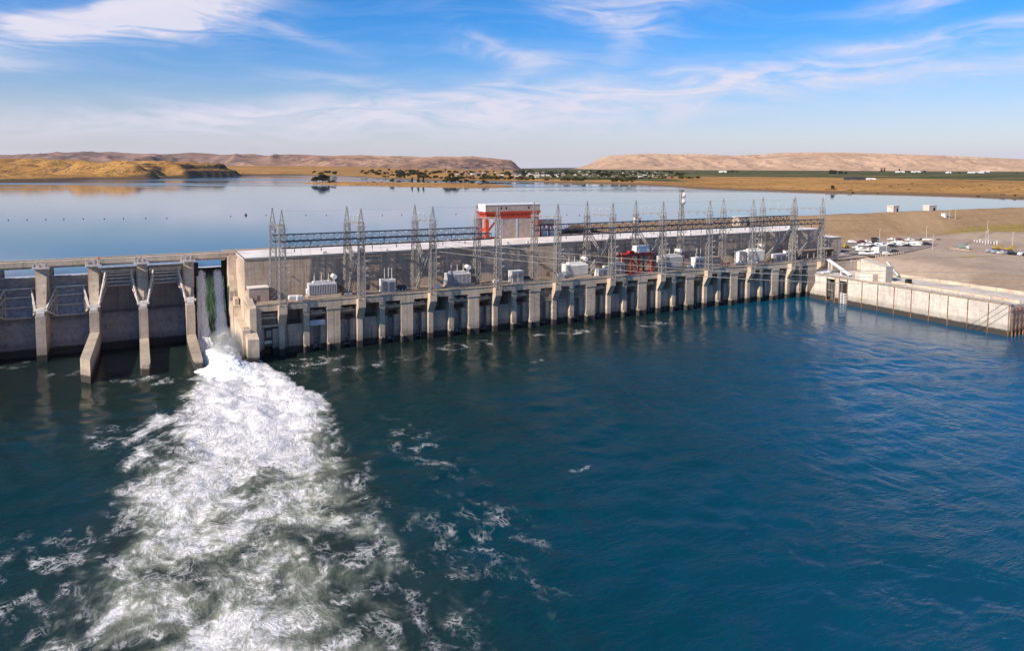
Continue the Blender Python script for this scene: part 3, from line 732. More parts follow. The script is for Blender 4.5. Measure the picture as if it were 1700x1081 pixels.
# ------------------------------------------------------------------ falling water
def spill():
    m, nt, b = new_mat('falling_water')
    p = obj_co(nt); u, v, z = sep(nt, p)
    f = attr(nt, 'foam')
    st = noise(nt, comb(nt, u*1.6, v*0.22, z*0.22), 1.2, 6, 0.65); s2 = noise(nt, comb(nt, u*3.5, v*0.6, z*0.6), 1.5, 5, 0.7)
    k = (f*1.4 + (st-0.5)*1.6 + (s2-0.5)*0.9 - 0.15).smooth(0.25, 0.85)
    gl = z.smooth(24.5, 21.0)  # dark reflection in the smooth top of the sheet, put into its colour
    clear = mix(nt, gl, (0.010, 0.020, 0.018), mix(nt, st.smooth(.35, .7), (0.09, 0.19, 0.07), (0.24, 0.38, 0.17)))
    clear = mix(nt, z.smooth(11.0, 7.0)*0.8, clear, (0.02, 0.035, 0.04))
    _in(nt, b.inputs['Base Color'], mix(nt, k, clear, mix(nt, s2.smooth(.35, .7), (.55, .60, .64), (.93, .93, .94))))
    _in(nt, b.inputs['Roughness'], k.smooth(0.0, 0.6, 0.12, 0.7)); b.inputs['IOR'].default_value = 1.33
    nt.links.new(bump(nt, st*0.5 + s2*0.3, 0.8, 0.6).k, b.inputs['Normal'])
    r = empty('spill_water', W(-19, 20, 0)); tag(r, 'white and green water pouring through the open spillway bay', 'falling water', kind='stuff')
    def sheet(name, w0, w1, W0, W1, s1, foam, seed, throw=27.0):
        S, Wt = np.meshgrid(np.linspace(0, s1, 150), np.linspace(0, 1, 90), indexing='ij')
        a = w0+(w1-w0)*Wt; bq = W0+(W1-W0)*Wt; u_ = a+(bq-a)*S**1.9
        ks = [0, .06, .15, .3, .45, .6, .8, 1.05]
        v_ = np.interp(S, ks, [42.2, 41.2, 39.8, 37, 33.6, 29, 20, 6]); z_ = np.interp(S, ks, [26.1, 25.5, 22, 14.6, 7, 2.6, 1.1, .4])
        sm = np.ones(15)/15
        for A in (v_, z_):
            c_ = np.convolve(np.pad(A[:, 0], 7, mode='reflect', reflect_type='odd'), sm, 'valid'); A[:] = c_[:, None]
        edge = np.minimum(Wt, 1-Wt)*2
        u_ = u_ + (fbm(S*9, Wt*2, 4, seed)-.5)*1.4*S
        bulge = 0.6*(np.exp(-((Wt-.16)/.13)**2)+np.exp(-((Wt-.8)/.12)**2))*(.3+S) + (fbm(u_*1.5, S*13, 5, seed+3, .6)-.5)*1.3*S
        P = np.stack([u_+19, v_-20-bulge, z_+bulge*0.6], -1)
        fo = np.clip(foam(S, Wt), 0, 1)
        me = grid_mesh(name, P, m, {'foam': fo}); put(name, me, r)
    def fo(s, w):
        side = np.exp(-((w-.17)/.20)**2) + np.exp(-((w-.80)/.19)**2)
        return .03 + .88*side*sstep(-.02, .12, s) + .36*sstep(.3, .6, s)*np.clip(side+.2, 0, 1) + .45*sstep(.66, .85, s)
    sheet('falling_sheet', -23.7, -14.2, -25.5, -13.4, 1.02, fo, 11)
    # boil where the water lands
    m2, nt, b = new_mat('spray_foam')
    p = pos(nt); n1 = noise(nt, p, 0.45, 6, 0.65); n2 = noise(nt, p, 1.6, 5, 0.6)
    _in(nt, b.inputs['Base Color'], mix(nt, (n1*.6+n2*.4).smooth(.34, .62), (.70, .73, .78), (.95, .95, .95)))
    b.inputs['Roughness'].default_value = .9; b.inputs['Specular IOR Level'].default_value = .1
    b.inputs['Subsurface Weight'].default_value = 0.0
    nt.links.new(bump(nt, n1*.9+n2*.35, .8, .8).k, b.inputs['Normal'])
    ug, vg = np.meshgrid(np.arange(-34, -5, .3), np.arange(-30, 28, .3))
    h = 5.6*np.exp(-((ug+17.2)/5.2)**2-((vg-3.0)/8.0)**2) + 4.6*np.exp(-((ug+14.8)/2.8)**2-((vg-13)/7.0)**2) + 3.2*np.exp(-((ug+18)/7.5)**2-((vg+9)/9.0)**2) + 2.0*np.exp(-((ug+23)/4.5)**2-((vg-9)/6)**2)
    h = h*(.7+.6*fbm(ug*.3, vg*.3, 5, 71, .62)) + (ridged(ug*.35, vg*.35, 5, 77)-.55)*.9*np.clip(h/3, 0, 1)
    wallm = sstep(-10.3, -13.4, ug*np.where(vg > -8, 1, 0) + np.where(vg > -8, 0, -20))
    h = h*np.where(vg > -8, sstep(-12.4, -14.2, ug), 1)*np.where(vg > -6, sstep(-25.6, -24.0, ug), 1) - .75
    P = np.stack([ug+19, vg-20, h], -1); kp = (h[:-1, :-1] > -.6) | (h[1:, 1:] > -.6)
    put('splash_mound', grid_mesh('splash_mound', P, m2, None, True, kp), r)
    mm = bpy.data.materials.new('mist'); mm.use_nodes = True; mt = mm.node_tree; mt.nodes.remove(mt.nodes['Principled BSDF'])
    pv = mt.nodes.new('ShaderNodeVolumePrincipled'); mt.links.new(pv.outputs[0], mt.nodes['Material Output'].inputs['Volume'])
    pv.inputs['Color'].default_value = (.96, .96, .97, 1); pv.inputs['Anisotropy'].default_value = .2
    oc = obj_co(mt); ox, oy, oz = sep(mt, oc)
    fall = (1.0 - (ox.pow(2.0)+oy.pow(2.0)+oz.pow(2.0)).pow(.5)).max(0.0)
    dn = fall.pow(1.3)*noise(mt, pos(mt), .3, 4, .6).smooth(.34, .66)*.85
    _in(mt, pv.inputs['Density'], dn)
    bm = MB(); bm.lathe([(.05, -1), (.6, -.8), (.9, -.4), (1, 0), (.9, .4), (.6, .8), (.05, 1)], (0, 0, 0), 20)
    o = bm.build('mist', mm, r); o.location = (2.0, -16.5, 4.4); o.scale = (6.8, 17, 6.2)
    # thrown clots of spray round the boil
    bm = MB(); rg = random.Random(4)
    for i in range(900):
        a = rg.gauss(-18, 4.6); c = rg.gauss(0, 8.5); hh = abs(rg.gauss(0, 1))*2.4*math.exp(-((a+17)/7)**2-((c-2)/11)**2)
        if a > -13.4 and c > -9: continue
        if a < -24.5 and c > -7: continue
        base = 5.2*math.exp(-((a+16.8)/5.6)**2-((c-3.5)/8)**2) + 2*math.exp(-((a+18)/7.5)**2-((c+9)/9)**2)
        s = rg.uniform(.05, .17); z = base+hh+.2
        d = [Vector((rg.uniform(-1, 1), rg.uniform(-1, 1), rg.uniform(-1, 1)))*s*1.6 for _ in range(4)]
        o = Vector((a+19, c-20, z)); bm.add([o+k for k in d], [(0,1,2),(0,2,3),(0,3,1),(1,3,2)])
    bm.build('spray_droplet', m2, r)
spill()
# ------------------------------------------------------------------ switchyard on the transformer deck
ZD = 17.9
def tower_meshes(H, w0, w1, hs):
    me = {}
    half = lambda z: (w0+(w1-w0)*min(1, z/hs))/2
    for i, (sx, sy) in enumerate(((-1, -1), (1, -1), (1, 1), (-1, 1))):
        b = MB(); a, c = half(0), half(hs)
        b.bar((sx*a, sy*a, 0), (sx*c, sy*c, hs), .25, .25, True); b.box(sx*a-.3, sx*a+.3, sy*a-.3, sy*a+.3, -.02, .12)
        me['leg%d' % i] = b.mesh('leg', M['steel'])
    b = MB(); n = int(hs/1.9)
    for k in range(n):
        z0, z1 = hs*k/n, hs*(k+1)/n; a, c = half(z0), half(z1)
        P = [(-1, -1), (1, -1), (1, 1), (-1, 1)]
        for i in range(4):
            s, t = P[i], P[(i+1) % 4]
            b.bar((s[0]*a, s[1]*a, z0), (t[0]*c, t[1]*c, z1), .12); b.bar((t[0]*a, t[1]*a, z0), (s[0]*c, s[1]*c, z1), .12)
            if k % 2 == 0: b.bar((s[0]*c, s[1]*c, z1), (t[0]*c, t[1]*c, z1), .11)
    me['brace'] = b.mesh('bracing', M['steel'])
    b = MB(); c = half(hs)
    for sx, sy in ((-1, -1), (1, -1), (1, 1), (-1, 1)):
        b.bar((sx*c, sy*c, hs), (sx*.12, sy*.12, H-.6), .17); m_ = (c+.12)/2
    for k in range(1, 4):
        z = hs+(H-hs)*k/4.5; q = c+(0.12-c)*k/4.5*1.05
        P = [(-q, -q), (q, -q), (q, q), (-q, q)]
        for i in range(4): b.bar(P[i]+(z,), P[(i+1) % 4]+(z,), .1)
    b.bar((0, 0, H-1.2), (0, 0, H), .18, .18, True); b.bar((-.35, 0, H-.3), (.35, 0, H-.3), .1)
    b.bar((0, -c-1.4, hs-1.5), (0, c+1.4, hs-1.5), .16); b.bar((-c-1.0, 0, hs-.4), (c+1.0, 0, hs-.4), .12)
    me['peak'] = b.mesh('peak', M['steel'])
    b = MB()
    b.tube((half(9), -half(9), 0), (half(9)+1.25, -half(9), .25), .13, 6)
    for i in range(4): b.tube((half(9)+.2+.26*i, -half(9), .05+.05*i), (half(9)+.3+.26*i, -half(9), .07+.05*i), .24, 8)
    me['ins'] = b.mesh('insulator', M['porcelain'])
    return me
def tower(name, u, v, H, me, label, ins=True):
    r = empty(name, W(u, v, ZD if v > 0 else 17.6)); tag(r, label, 'lattice tower', 'lattice towers on the transformer deck')
    for i in range(4): put('leg', me['leg%d' % i], r)
    put('bracing', me['brace'], r); put('peak', me['peak'], r)
    if ins:
        for z in (8.2, 10.8, 13.4): put('insulator', me['ins'], r, (0, 0, z))
    return r
TD = tower_meshes(32.4, 2.35, 1.75, 26.0); TU = tower_meshes(32.4, 2.45, 1.75, 26.0)
UD = [K*k+.4 for k in range(10)]+[264.1]
UU = [-1.0+26.02*k for k in range(10)]+[256.0]
VD, VU = -1.35, 8.7
for k in range(11):
    tower('lattice_tower', UD[k], VD, 32.4, TD, 'grey lattice tower on a bracket at the deck edge, %s from the spillway' % ORD[k])
for k in range(11):
    if k == 7: continue
    tower('lattice_tower', UU[k], VU, 32.4, TU, 'grey lattice tower against the hall wall, %s from the spillway' % ORD[k], False)
# communications tower with two dish antennas
r = tower('dish_tower', UU[7], VU, 32.4, TU, 'dark lattice tower topped by two round dish antennas', False); r['category'] = 'radio tower'; del r['group']
b = MB(); b.lattice((0, 0, 26), (0, 0, 36.4), (0, 1, 0), 1.4, 1.4, 8, .2, .11); b.box(-1.6, 1.6, -1.0, 1.0, 36.4, 36.55); b.bar((-2.2, 0, 24.2), (2.2, 0, 24.2), .2)
b.build('mast_head', M['steel'], r)
for z, q in ((34.2, .55), (31.2, -.2)):
    b = MB(); s = []
    b.lathe([(.01, 0), (.5, .06), (1.0, .25), (1.3, .55), (1.31, 1.35), (1.28, 1.36)], (0, 0, 0), 16)
    o = b.build('dish_antenna', M['grey_eq'], r, True, (-.9+q*.3, -1.3, z)); o.rotation_euler = (R(90), 0, R(62))
    b = MB(); b.lathe([(1.27, 1.365), (1.0, 1.45), (.3, 1.5)], (0, 0, 0), 16); b.build('radome', M['steel_dark'], o)
# longitudinal lattice girders
def girder(u0, u1, v, z0, z1, label):
    r = empty('lattice_girder', W(u0, v, z0)); tag(r, label, 'steel girder', 'girders along the switchyard')
    b = MB(); n = int((u1-u0)/2.3)
    b.lattice((0, 0, (z1-z0)/2), (u1-u0, 0, (z1-z0)/2), (0, 0, 1), 1.9, z1-z0, n, .26, .12)
    b.build('truss', M['steel_dark'], r)
    b = MB(); i = 0
    for k in range(int((u1-u0)/9)):
        x = 4+9*k; b.bar((x, 0, -.1), (x, 0, -1.5), .12)
        for j in range(5): b.tube((x, 0, -.5-.22*j), (x, 0, -.62-.22*j), .19, 7)
    b.build('hanging_insulator', M['steel_dark'], r)
girder(UU[0], UU[3], VU, 38.3, 40.6, 'dark lattice girder on the upper tower row left of the orange crane')
girder(UD[0], UU[3]+1, VD, 36.9, 39.1, 'dark lattice girder on the deck edge towers left of the orange crane')
girder(UU[4], UU[10], VU, 38.3, 40.6, 'dark lattice girder on the upper tower row right of the orange crane')
girder(UD[4], UD[10], VD, 36.9, 39.1, 'dark lattice girder on the deck edge towers right of the orange crane')
# cross beams between tower pairs, with post insulators; raking lattice struts
for k in range(11):
    a = Vector(W(UU[k], VU, 0)); c = Vector(W(UD[k], VD, 0)); L = (c-a).length
    posts = k in (1, 2, 5, 6, 9)
    r = empty('cross_beam', (a.x, a.y, 44.6), math.atan2(c.y-a.y, c.x-a.x))
    tag(r, ('cross beam with upright post insulators, ' if posts else 'slim cross beam with strung insulators, ')+'on the %s pair of towers from the spillway' % ORD[k], 'steel beam', 'cross beams between tower pairs')
    b = MB(); b.lattice((-1.6, 0, 0), (L+1.6, 0, 0), (0, 0, 1), .6, .55, 9, .13, .07)
    b.build('beam', M['steel'], r)
    for j in range(3):
        x = L*(.22+.28*j); b = MB()
        if posts:
            b.tube((x, 0, .3), (x, 0, 2.7), .09, 6)
            for i in range(5): b.tube((x, 0, .8+i*.36), (x, 0, .95+i*.36), .2, 8)
            b.bar((x-.5, 0, 2.7), (x+.9, 0, 2.75), .1)
        b.tube((x, 0, -.3), (x+1.1, .5, -1.5), .07, 5)
        for i in range(4): b.tube((x+.28+.2*i, .13+.09*i, -.6-.22*i), (x+.36+.2*i, .16+.09*i, -.69-.22*i), .2, 8)
        b.build('insulator', M['porcelain'], r)
    if k in (1, 2, 5, 6, 9, 10):
        r = empty('raking_strut', (a.x, a.y, ZD), math.atan2(c.y-a.y, c.x-a.x))
        tag(r, 'raking lattice strut between the %s pair of towers from the spillway' % ORD[k], 'steel strut', 'raking struts in the switchyard')
        b = MB(); p, q = Vector((.6, 0, .6)), Vector((L-.3, 0, 17.5)); up = (q-p).cross(Vector((0, 1, 0)))
        b.lattice(p, q, up, 1.0, 1.2, 13, .24, .12); b.build('lattice', M['steel'], r)
        b = MB(); mid = p.lerp(q, .56); t = Vector((.8, 0, 19.5)); b.lattice(mid, t, (mid-t).cross(Vector((0, 1, 0))), .8, 1.0, 8, .2, .1); b.build('branch', M['steel'], r)
# conductors
def wire(a, c, sag, label, rad=.075, n=24):
    a, c = Vector(a), Vector(c); pts = []
    for i in range(n+1):
        t = i/n; q = a.lerp(c, t); q.z -= 4*sag*t*(1-t); pts.append(q)
    o = MB().path(pts, rad).build('power_line', M['wire'])
    tag(o, label, 'power line', 'power lines')
E2 = W(330, -150, 0)
for i, (z, ze, nm) in enumerate(((37.6, 31.5, 'uppermost'), (35.4, 28.9, 'middle'), (33.2, 26.2, 'lowest'))):
    wire(W(54+1.5, VD-.2, z), (E2[0], E2[1], ze), 7.5, 'long pale conductor crossing the water at right, %s of three' % nm, .10, 40)
for i, z in enumerate((34.4, 32.0, 29.6)):
    wire(W(162+1.5, VD, z), W(K*8+1.2, VD, z-2.6), 1.0, 'conductor in front of the hall near the dish tower, %s of three' % ('uppermost', 'middle', 'lowest')[i], .06)
for k in range(10):
    wire(W(UD[k], VD, 49.7), W(UD[k+1], VD, 49.7), .5, 'thin shield wire between the %s and %s deck edge tower tips' % (ORD[k], ORD[k+1]), .03, 8)
for k in range(11):
    for j in range(3):
        u = UU[k]+6+3.2*j
        if k < 10: wire(W(u, VU, 37.6), W(u+1.5, 10.6, 25.5 if k % 2 == 0 else 23.5), .3, 'thin dropper wire number %s down to the plant behind the %s upper tower' % (ORD[j], ORD[k]), .045, 5)

# ------------------------------------------------------------------ plant on the deck
def transformer(u0, u1, v0, v1, h, label, mat='grey_eq'):
    r = empty('transformer', W(u0, v0, ZD)); tag(r, label, 'transformer', 'power transformers on the deck')
    w, d = u1-u0, v1-v0
    b = MB(); b.box(-.6, w+1.6, -.5, d+.5, -.01, .75); b.build('plinth', M['conc_shade'], r)
    b = MB(); b.cbox(0, w, .9, d, .75, h, .15); b.cbox(w*.18, w*.82, 1.2, d-.3, h+.003, h+.55, .12); b.build('tank', M[mat], r)
    b = MB(); n = int(w/.55)
    for i in range(n):
        x = .15+(w-.3)*i/(n-1); b.box(x-.09, x+.09, 0, .897, 1.1, h-.35)
    for z in (1.4, h-.6): b.tube((.1, .45, z), (w-.1, .45, z), .12, 6)
    b.build('radiator', M[mat], r)
    for i in range(3):
        x = w*(.24+.26*i); b = MB(); y = d*.55
        pr = [(.3, 0), (.3, .3)]
        for j in range(7): pr += [(.12, .35+j*.27), (.25, .42+j*.27), (.12, .52+j*.27)]
        pr += [(.08, 2.3), (.06, 2.9)]
        b.lathe(pr, (x, y, h+.55), 10); b.build('bushing', M['porcelain'], r)
    b = MB(); b.tube((w-.5, d*.15, h+1.9), (w-.5, d*.95, h+1.9), .85, 14); b.bar((w-.5, d*.3, h), (w-.5, d*.3, h+1.2), .2); b.bar((w-.5, d*.8, h), (w-.5, d*.8, h+1.2), .2)
    b.build('conservator', M['white'], r)
    b = MB(); b.cbox(-.55, -.02, d*.3, d*.75, 1.2, 3.0, .08); b.tube((w+.3, d*.4, .8), (w+.3, d*.4, h-.2), .14, 6); b.build('control_box', M['white'], r)
transformer(10.6, 20.4, 6.3, 10.2, 5.0, 'large grey transformer beside the first wide pier from the spillway')
transformer(63.5, 73.5, 6.6, 10.4, 5.2, 'large grey transformer between third and fourth deck towers')
transformer(117.5, 128.6, 6.6, 10.4, 5.6, 'large white transformer just past the fifth deck tower', 'white')
transformer(168.5, 180.5, 6.4, 10.4, 6.4, 'tall bluish grey transformer right of the red gantry')
transformer(222.5, 233.5, 7.0, 10.6, 6.4, 'white transformer behind the ninth deck tower near parked trucks', 'white')
def kiosk(u0, u1, v0, v1, h, label, bush=True, mat='white'):
    r = empty('switchgear_kiosk', W(u0, v0, ZD)); tag(r, label, 'kiosk', 'switchgear kiosks on the deck')
    w, d = u1-u0, v1-v0
    b = MB(); b.cbox(0, w, 0, d, 0, h, .1); b.box(-.08, w+.08, -.08, d+.08, h+.003, h+.22); b.build('cabinet', M[mat], r)
    b = MB()
    for i in range(2): b.box(.25+w*.5*i, w*.5*i+w*.42, -.05, -.003, .3, h-.5)
    b.build('door', M['tan'], r)
    if bush:
        for i, (x, y) in enumerate(((.25, .3), (.62, .7), (.8, .35))):
            b = MB(); pr = [(.26, 0)]
            for j in range(10): pr += [(.13, .2+j*.38), (.24, .3+j*.38), (.13, .42+j*.38)]
            b.lathe(pr+[(.07, 4.3)], (w*x, d*y, h+.22), 9); b.build('bushing', M['porcelain'], r)
    return r
kiosk(37.0, 42.2, 5.5, 9.0, 4.5, 'white kiosk with three tall bushings beside dark cooling drum')
kiosk(91.0, 96.2, 5.0, 8.6, 4.4, 'white kiosk with low roof right of the fourth deck tower', False)
kiosk(131.8, 136.6, 3.6, 6.6, 2.9, 'low white box with dark window beside the raking strut', False)
kiosk(137.2, 140.6, 5.2, 8.4, 3.6, 'small white cabinet left of the sixth deck tower', False)
kiosk(141.4, 146.2, 4.2, 8.0, 4.9, 'white kiosk with bushings directly left of the red gantry', True)
kiosk(187.5, 193.0, 5.6, 9.6, 4.6, 'white switch cabinet left of the eighth deck tower', True)
kiosk(195.0, 203.0, 5.2, 9.4, 4.4, 'broad tan switch cabinet around the eighth deck tower', False, 'tan')
kiosk(216.6, 221.4, 7.2, 10.4, 6.0, 'tall white cabinet behind the parked white trucks', False)
kiosk(240.0, 247.5, 5.5, 9.5, 3.4, 'white shed with dark doors beside the tenth deck tower', False)
kiosk(249.5, 254.5, 6.0, 10.0, 4.6, 'white kiosk with bushings nearest the right end of deck', True)
# small control house at the left end, mobile ramp, long shed at the right
r = empty('control_house', W(-9.4, 7.2, ZD)); tag(r, 'small flat roofed concrete control house at the spillway end of the deck', 'building')
b = MB(); b.box(0, 6.6, 0, 5.5, 0, 4.6); b.build('wall', M['tan'], r)
b = MB(); b.box(-.15, 6.75, -.15, 5.5, 4.6, 4.85); b.build('roof', M['roof'], r)
b = MB(); b.box(2.6, 3.5, -.05, -.003, 0, 2.1); b.build('door', M['rust'], r)
r = empty('long_shed', W(256, 8.2, ZD)); tag(r, 'long low open fronted shed at the right end of the deck', 'shed')
b = MB(); b.box(0, 30, 3.6, 4.4, 0, 4.0); b.box(0, .5, 0, 4.4, 0, 4.0); b.box(29.5, 30, 0, 4.4, 0, 4.0); b.build('wall', M['hall'], r)
b = MB(); b.box(-.3, 30.3, -.4, 4.6, 4.0, 4.4); b.build('roof', M['tan'], r)
for i in range(7):
    b = MB(); b.box(.5+i*4.7, .8+i*4.7, 0, .3, 0, 3.997); b.build('post', M['conc'], r)
def drum(u, v, rad, L, label, mat='steel_dark'):
    r = empty('cooling_drum', W(u, v, ZD)); tag(r, label, 'drum')
    b = MB(); b.tube((0, 0, rad+.3), (L, 0, rad+.3), rad, 16); b.build('shell', M[mat], r)
    b = MB()
    for x in (.3, L/2, L-.3): b.box(x-.12, x+.12, -rad-.1, rad+.1, 0, rad*.9)
    b.build('cradle', M['white'], r)
drum(43.6, 7.6, .9, 3.4, 'dark horizontal drum on cradles right of the first white kiosk')
drum(97.4, 7.4, .8, 2.6, 'dark horizontal drum right of the low roofed kiosk')
for (u, v, w, d, h, lab) in ((3.6, 5.8, 3.2, 2.0, 1.3, 'low white locker beside the first upper tower'), (5.6, 2.0, 2.0, 1.3, 1.9, 'white sloped access stair at left of first transformer'), (22.8, 6, 3.4, 2.4, 1.0, 'dark low skid right of the first transformer'),
                              (57.5, 4.4, 2.6, 1.8, 1.5, 'white locker right of the third deck tower'), (84, 7.4, 2.4, 1.6, 1.1, 'white locker beside the fourth upper tower'), (113.0, 4.8, 2.8, 2.0, 2.2, 'white pump skid left of the fifth deck tower'),
                              (183.4, 5.0, 2.4, 1.6, 1.3, 'white drum locker right of the bluish transformer'), (206.5, 4.0, 1.6, 1.1, 1.7, 'dark red skid left of the parked trucks'), (236, 3.6, 3.0, 1.8, 1.7, 'rust brown crate by the ninth deck tower'), (28.6, 4.0, 2.0, 1.3, .9, 'white crate right of the second deck tower')):
    r = empty('plant_skid', W(u, v, ZD)); tag(r, lab, 'equipment', 'small plant on the deck')
    mt = 'red' if 'red' in lab else 'rust' if 'rust' in lab else 'steel_dark' if 'dark low' in lab else 'white'
    b = MB(); b.cbox(0, w, 0, d, .15, h, .08); b.box(.1, w-.1, .1, d-.1, 0, .147); b.build('casing', M[mt], r)
    b = MB(); b.box(.2, w*.45, -.04, -.003, .3, h-.2); b.box(w*.55, w-.2, -.04, -.003, .3, h-.2); b.tube((w*.3, d/2, h), (w*.3, d/2, h+.5), .12, 6); b.build('hatch', M['grey_eq'], r)

# ------------------------------------------------------------------ cranes
def red_gantry():
    r = empty('tailrace_gantry', W(147.5, 1.6, ZD)); tag(r, 'red steel gantry crane with white cab on the deck edge', 'gantry crane')
    for i, (x, y) in enumerate(((0, 0), (4.2, 0), (11.2, 0), (0, 5.6), (11.2, 5.6))):
        b = MB(); b.box(x-.3, x+.3, y-.3, y+.3, .6, 8.2); b.build('leg', M['orange'] if i == 0 else M['red'], r)
    b = MB(); b.box(-1.2, 5.4, -.35, .35, .15, .7); b.box(9.6, 12.6, -.35, .35, .15, .7); b.box(-1.2, 12.6, 5.25, 5.95, .15, .7)
    for x in (-.9, 0, 4.2, 5.1, 10.2, 11.9): b.tube((x, -.2, .15), (x, .2, .15), .26, 8)
    b.build('bogie', M['red'], r)
    b = MB(); b.box(-8.6, 11.9, -.45, .45, 8.203, 9.0); b.box(-6, 11.9, 5.15, 6.05, 8.203, 9.0); b.box(-.5, .5, .453, 5.147, 8.21, 8.9); b.box(10.8, 11.7, .453, 5.147, 8.21, 8.9); b.box(-8.6, -7.8, .453, 3.6, 8.3, 8.8)
    b.bar((0, 0, 7.6), (4.2, 0, .9), .2); b.bar((4.2, 0, 7.6), (0, 0, .9), .2); b.bar((11.2, 0, 8), (11.2, 5.6, .9), .22); b.bar((0, 0, 8), (0, 5.6, .9), .22); b.bar((0, 5.6, 8), (11.2, 5.6, .8), .22)
    b.build('bridge_beam', M['red'], r)
    b = MB(); b.cbox(4.4, 10.4, .4, 5.0, 9.4, 12.2, .12); b.build('cab', M['white'], r)
    b = MB(); b.cbox(.6, 3.25, 1.8, 4.0, 9.003, 10.2, .1); b.box(3.2, 10.8, .2, 5.3, 9.02, 9.39); b.build('trolley', M['red'], r)
    rl = MB()
    for x in np.linspace(-8.4, 11.6, 14): rl.bar((x, -.4, 9.0), (x, -.4, 10.0), .07)
    rl.bar((-8.4, -.4, 10), (3.8, -.4, 10), .07); rl.build('railing', M['red'], r)
red_gantry()
def intake_gantry():
    r = empty('intake_gantry', W(95.6, 38.8, 31.2)); tag(r, 'large orange intake gantry crane with tan machinery house above the roof', 'gantry crane')
    w, d, h = 25.6, 7.2, 12.4
    for x in (0, w):
        for y in (0, d):
            b = MB(); b.box(x-.8, x+.8, y-.8, y+.8, 1.2, h); b.build('leg', M['orange'], r)
    b = MB()
    for y in (0, d): b.box(-1.6, w+1.6, y-.7, y+.7, .3, 1.2)
    b.build('bogie', M['orange'], r)
    b = MB(); b.box(-1.4, w+1.4, -1.2, d+1.2, h, h+1.0); b.box(-.6, w+.6, -.9, -.2, h-2.2, h-.003); b.box(-.6, w+.6, d+.2, d+.9, h-2.2, h-.003)
    for x in (0, w):
        b.box(x-.6, x+.6, .8, d-.8, h-2.2, h-.003); b.box(x-.5, x+.5, .8, d-.8, 4.6, 5.6)
    b.bar((.8, -.4, 5), (6.6, -.4, h-.5), .7); b.bar((.8, -.4, 8.5), (.8+.1, -.4, 8.6), .5)
    b.bar((w-.8, -.4, 6.0), (w-3.8, -.4, h-2.3), .5)
    b.build('portal_frame', M['orange_red'], r)
    b = MB(); b.box(-1.0, w+1.2, -1.0, d+1.0, h+1.0, h+3.9); b.build('machinery_house', M['tan'], r)
    b = MB(); b.box(-1.2, w+1.4, -1.2, d+1.2, h+3.9, h+4.3); b.build('roof', M['white'], r)
    b = MB(); b.box(-1.06, -1.003, -.9, d+.9, h+1.05, h+3.85); b.build('white_end_panel', M['white'], r)
    for x in (6.5, 9.0, 20.5):
        b = MB(); b.box(x, x+.7, -1.05, -1.003, h+2.0, h+3.0); b.build('window', M['black'], r)
    for x in (7.6, 15.6):
        b = MB(); b.box(x, x+6.6, -.75, -.25, .6, h-2.3); b.build('lifting_panel', M['tan'], r)
    for x in (6.6, 14.35):
        b = MB(); b.box(x, x+1.0, -.85, .3, 0.01, h-2.25); b.build('guide_column', M['grey_eq'], r)
    b = MB(); b.box(9, 13, 0, .5, 0.01, .9); b.build('lifting_beam', M['rust'], r); b = MB(); b.box(17, 21, -.2, .4, 0.01, 1.3); b.build('lifting_beam', M['rust'], r)
intake_gantry()
def small_gantry():
    r = empty('stoplog_gantry', W(126.3, 44, 31.2)); tag(r, 'smaller dark red gantry with grey deck right of the orange crane', 'gantry crane')
    for x in (0, 4.6, 9):
        for y in (0, 4.5):
            b = MB(); b.box(x-.32, x+.32, y-.32, y+.32, 0.01, 5.7); b.build('leg', M['red'], r)
    b = MB(); b.box(-.8, 10, -.6, 5, 5.7, 6.5); b.build('portal_frame', M['red'], r)
    b = MB(); b.box(-.9, 9.2, -.4, 4.8, 6.503, 8.4); b.build('machinery_house', M['tan'], r)
    b = MB(); b.box(.6, 4.0, .4, 1.0, .4, 4.6); b.box(5.3, 8.4, .4, 1.0, .4, 4.2); b.build('lifting_panel', M['white'], r)
small_gantry()
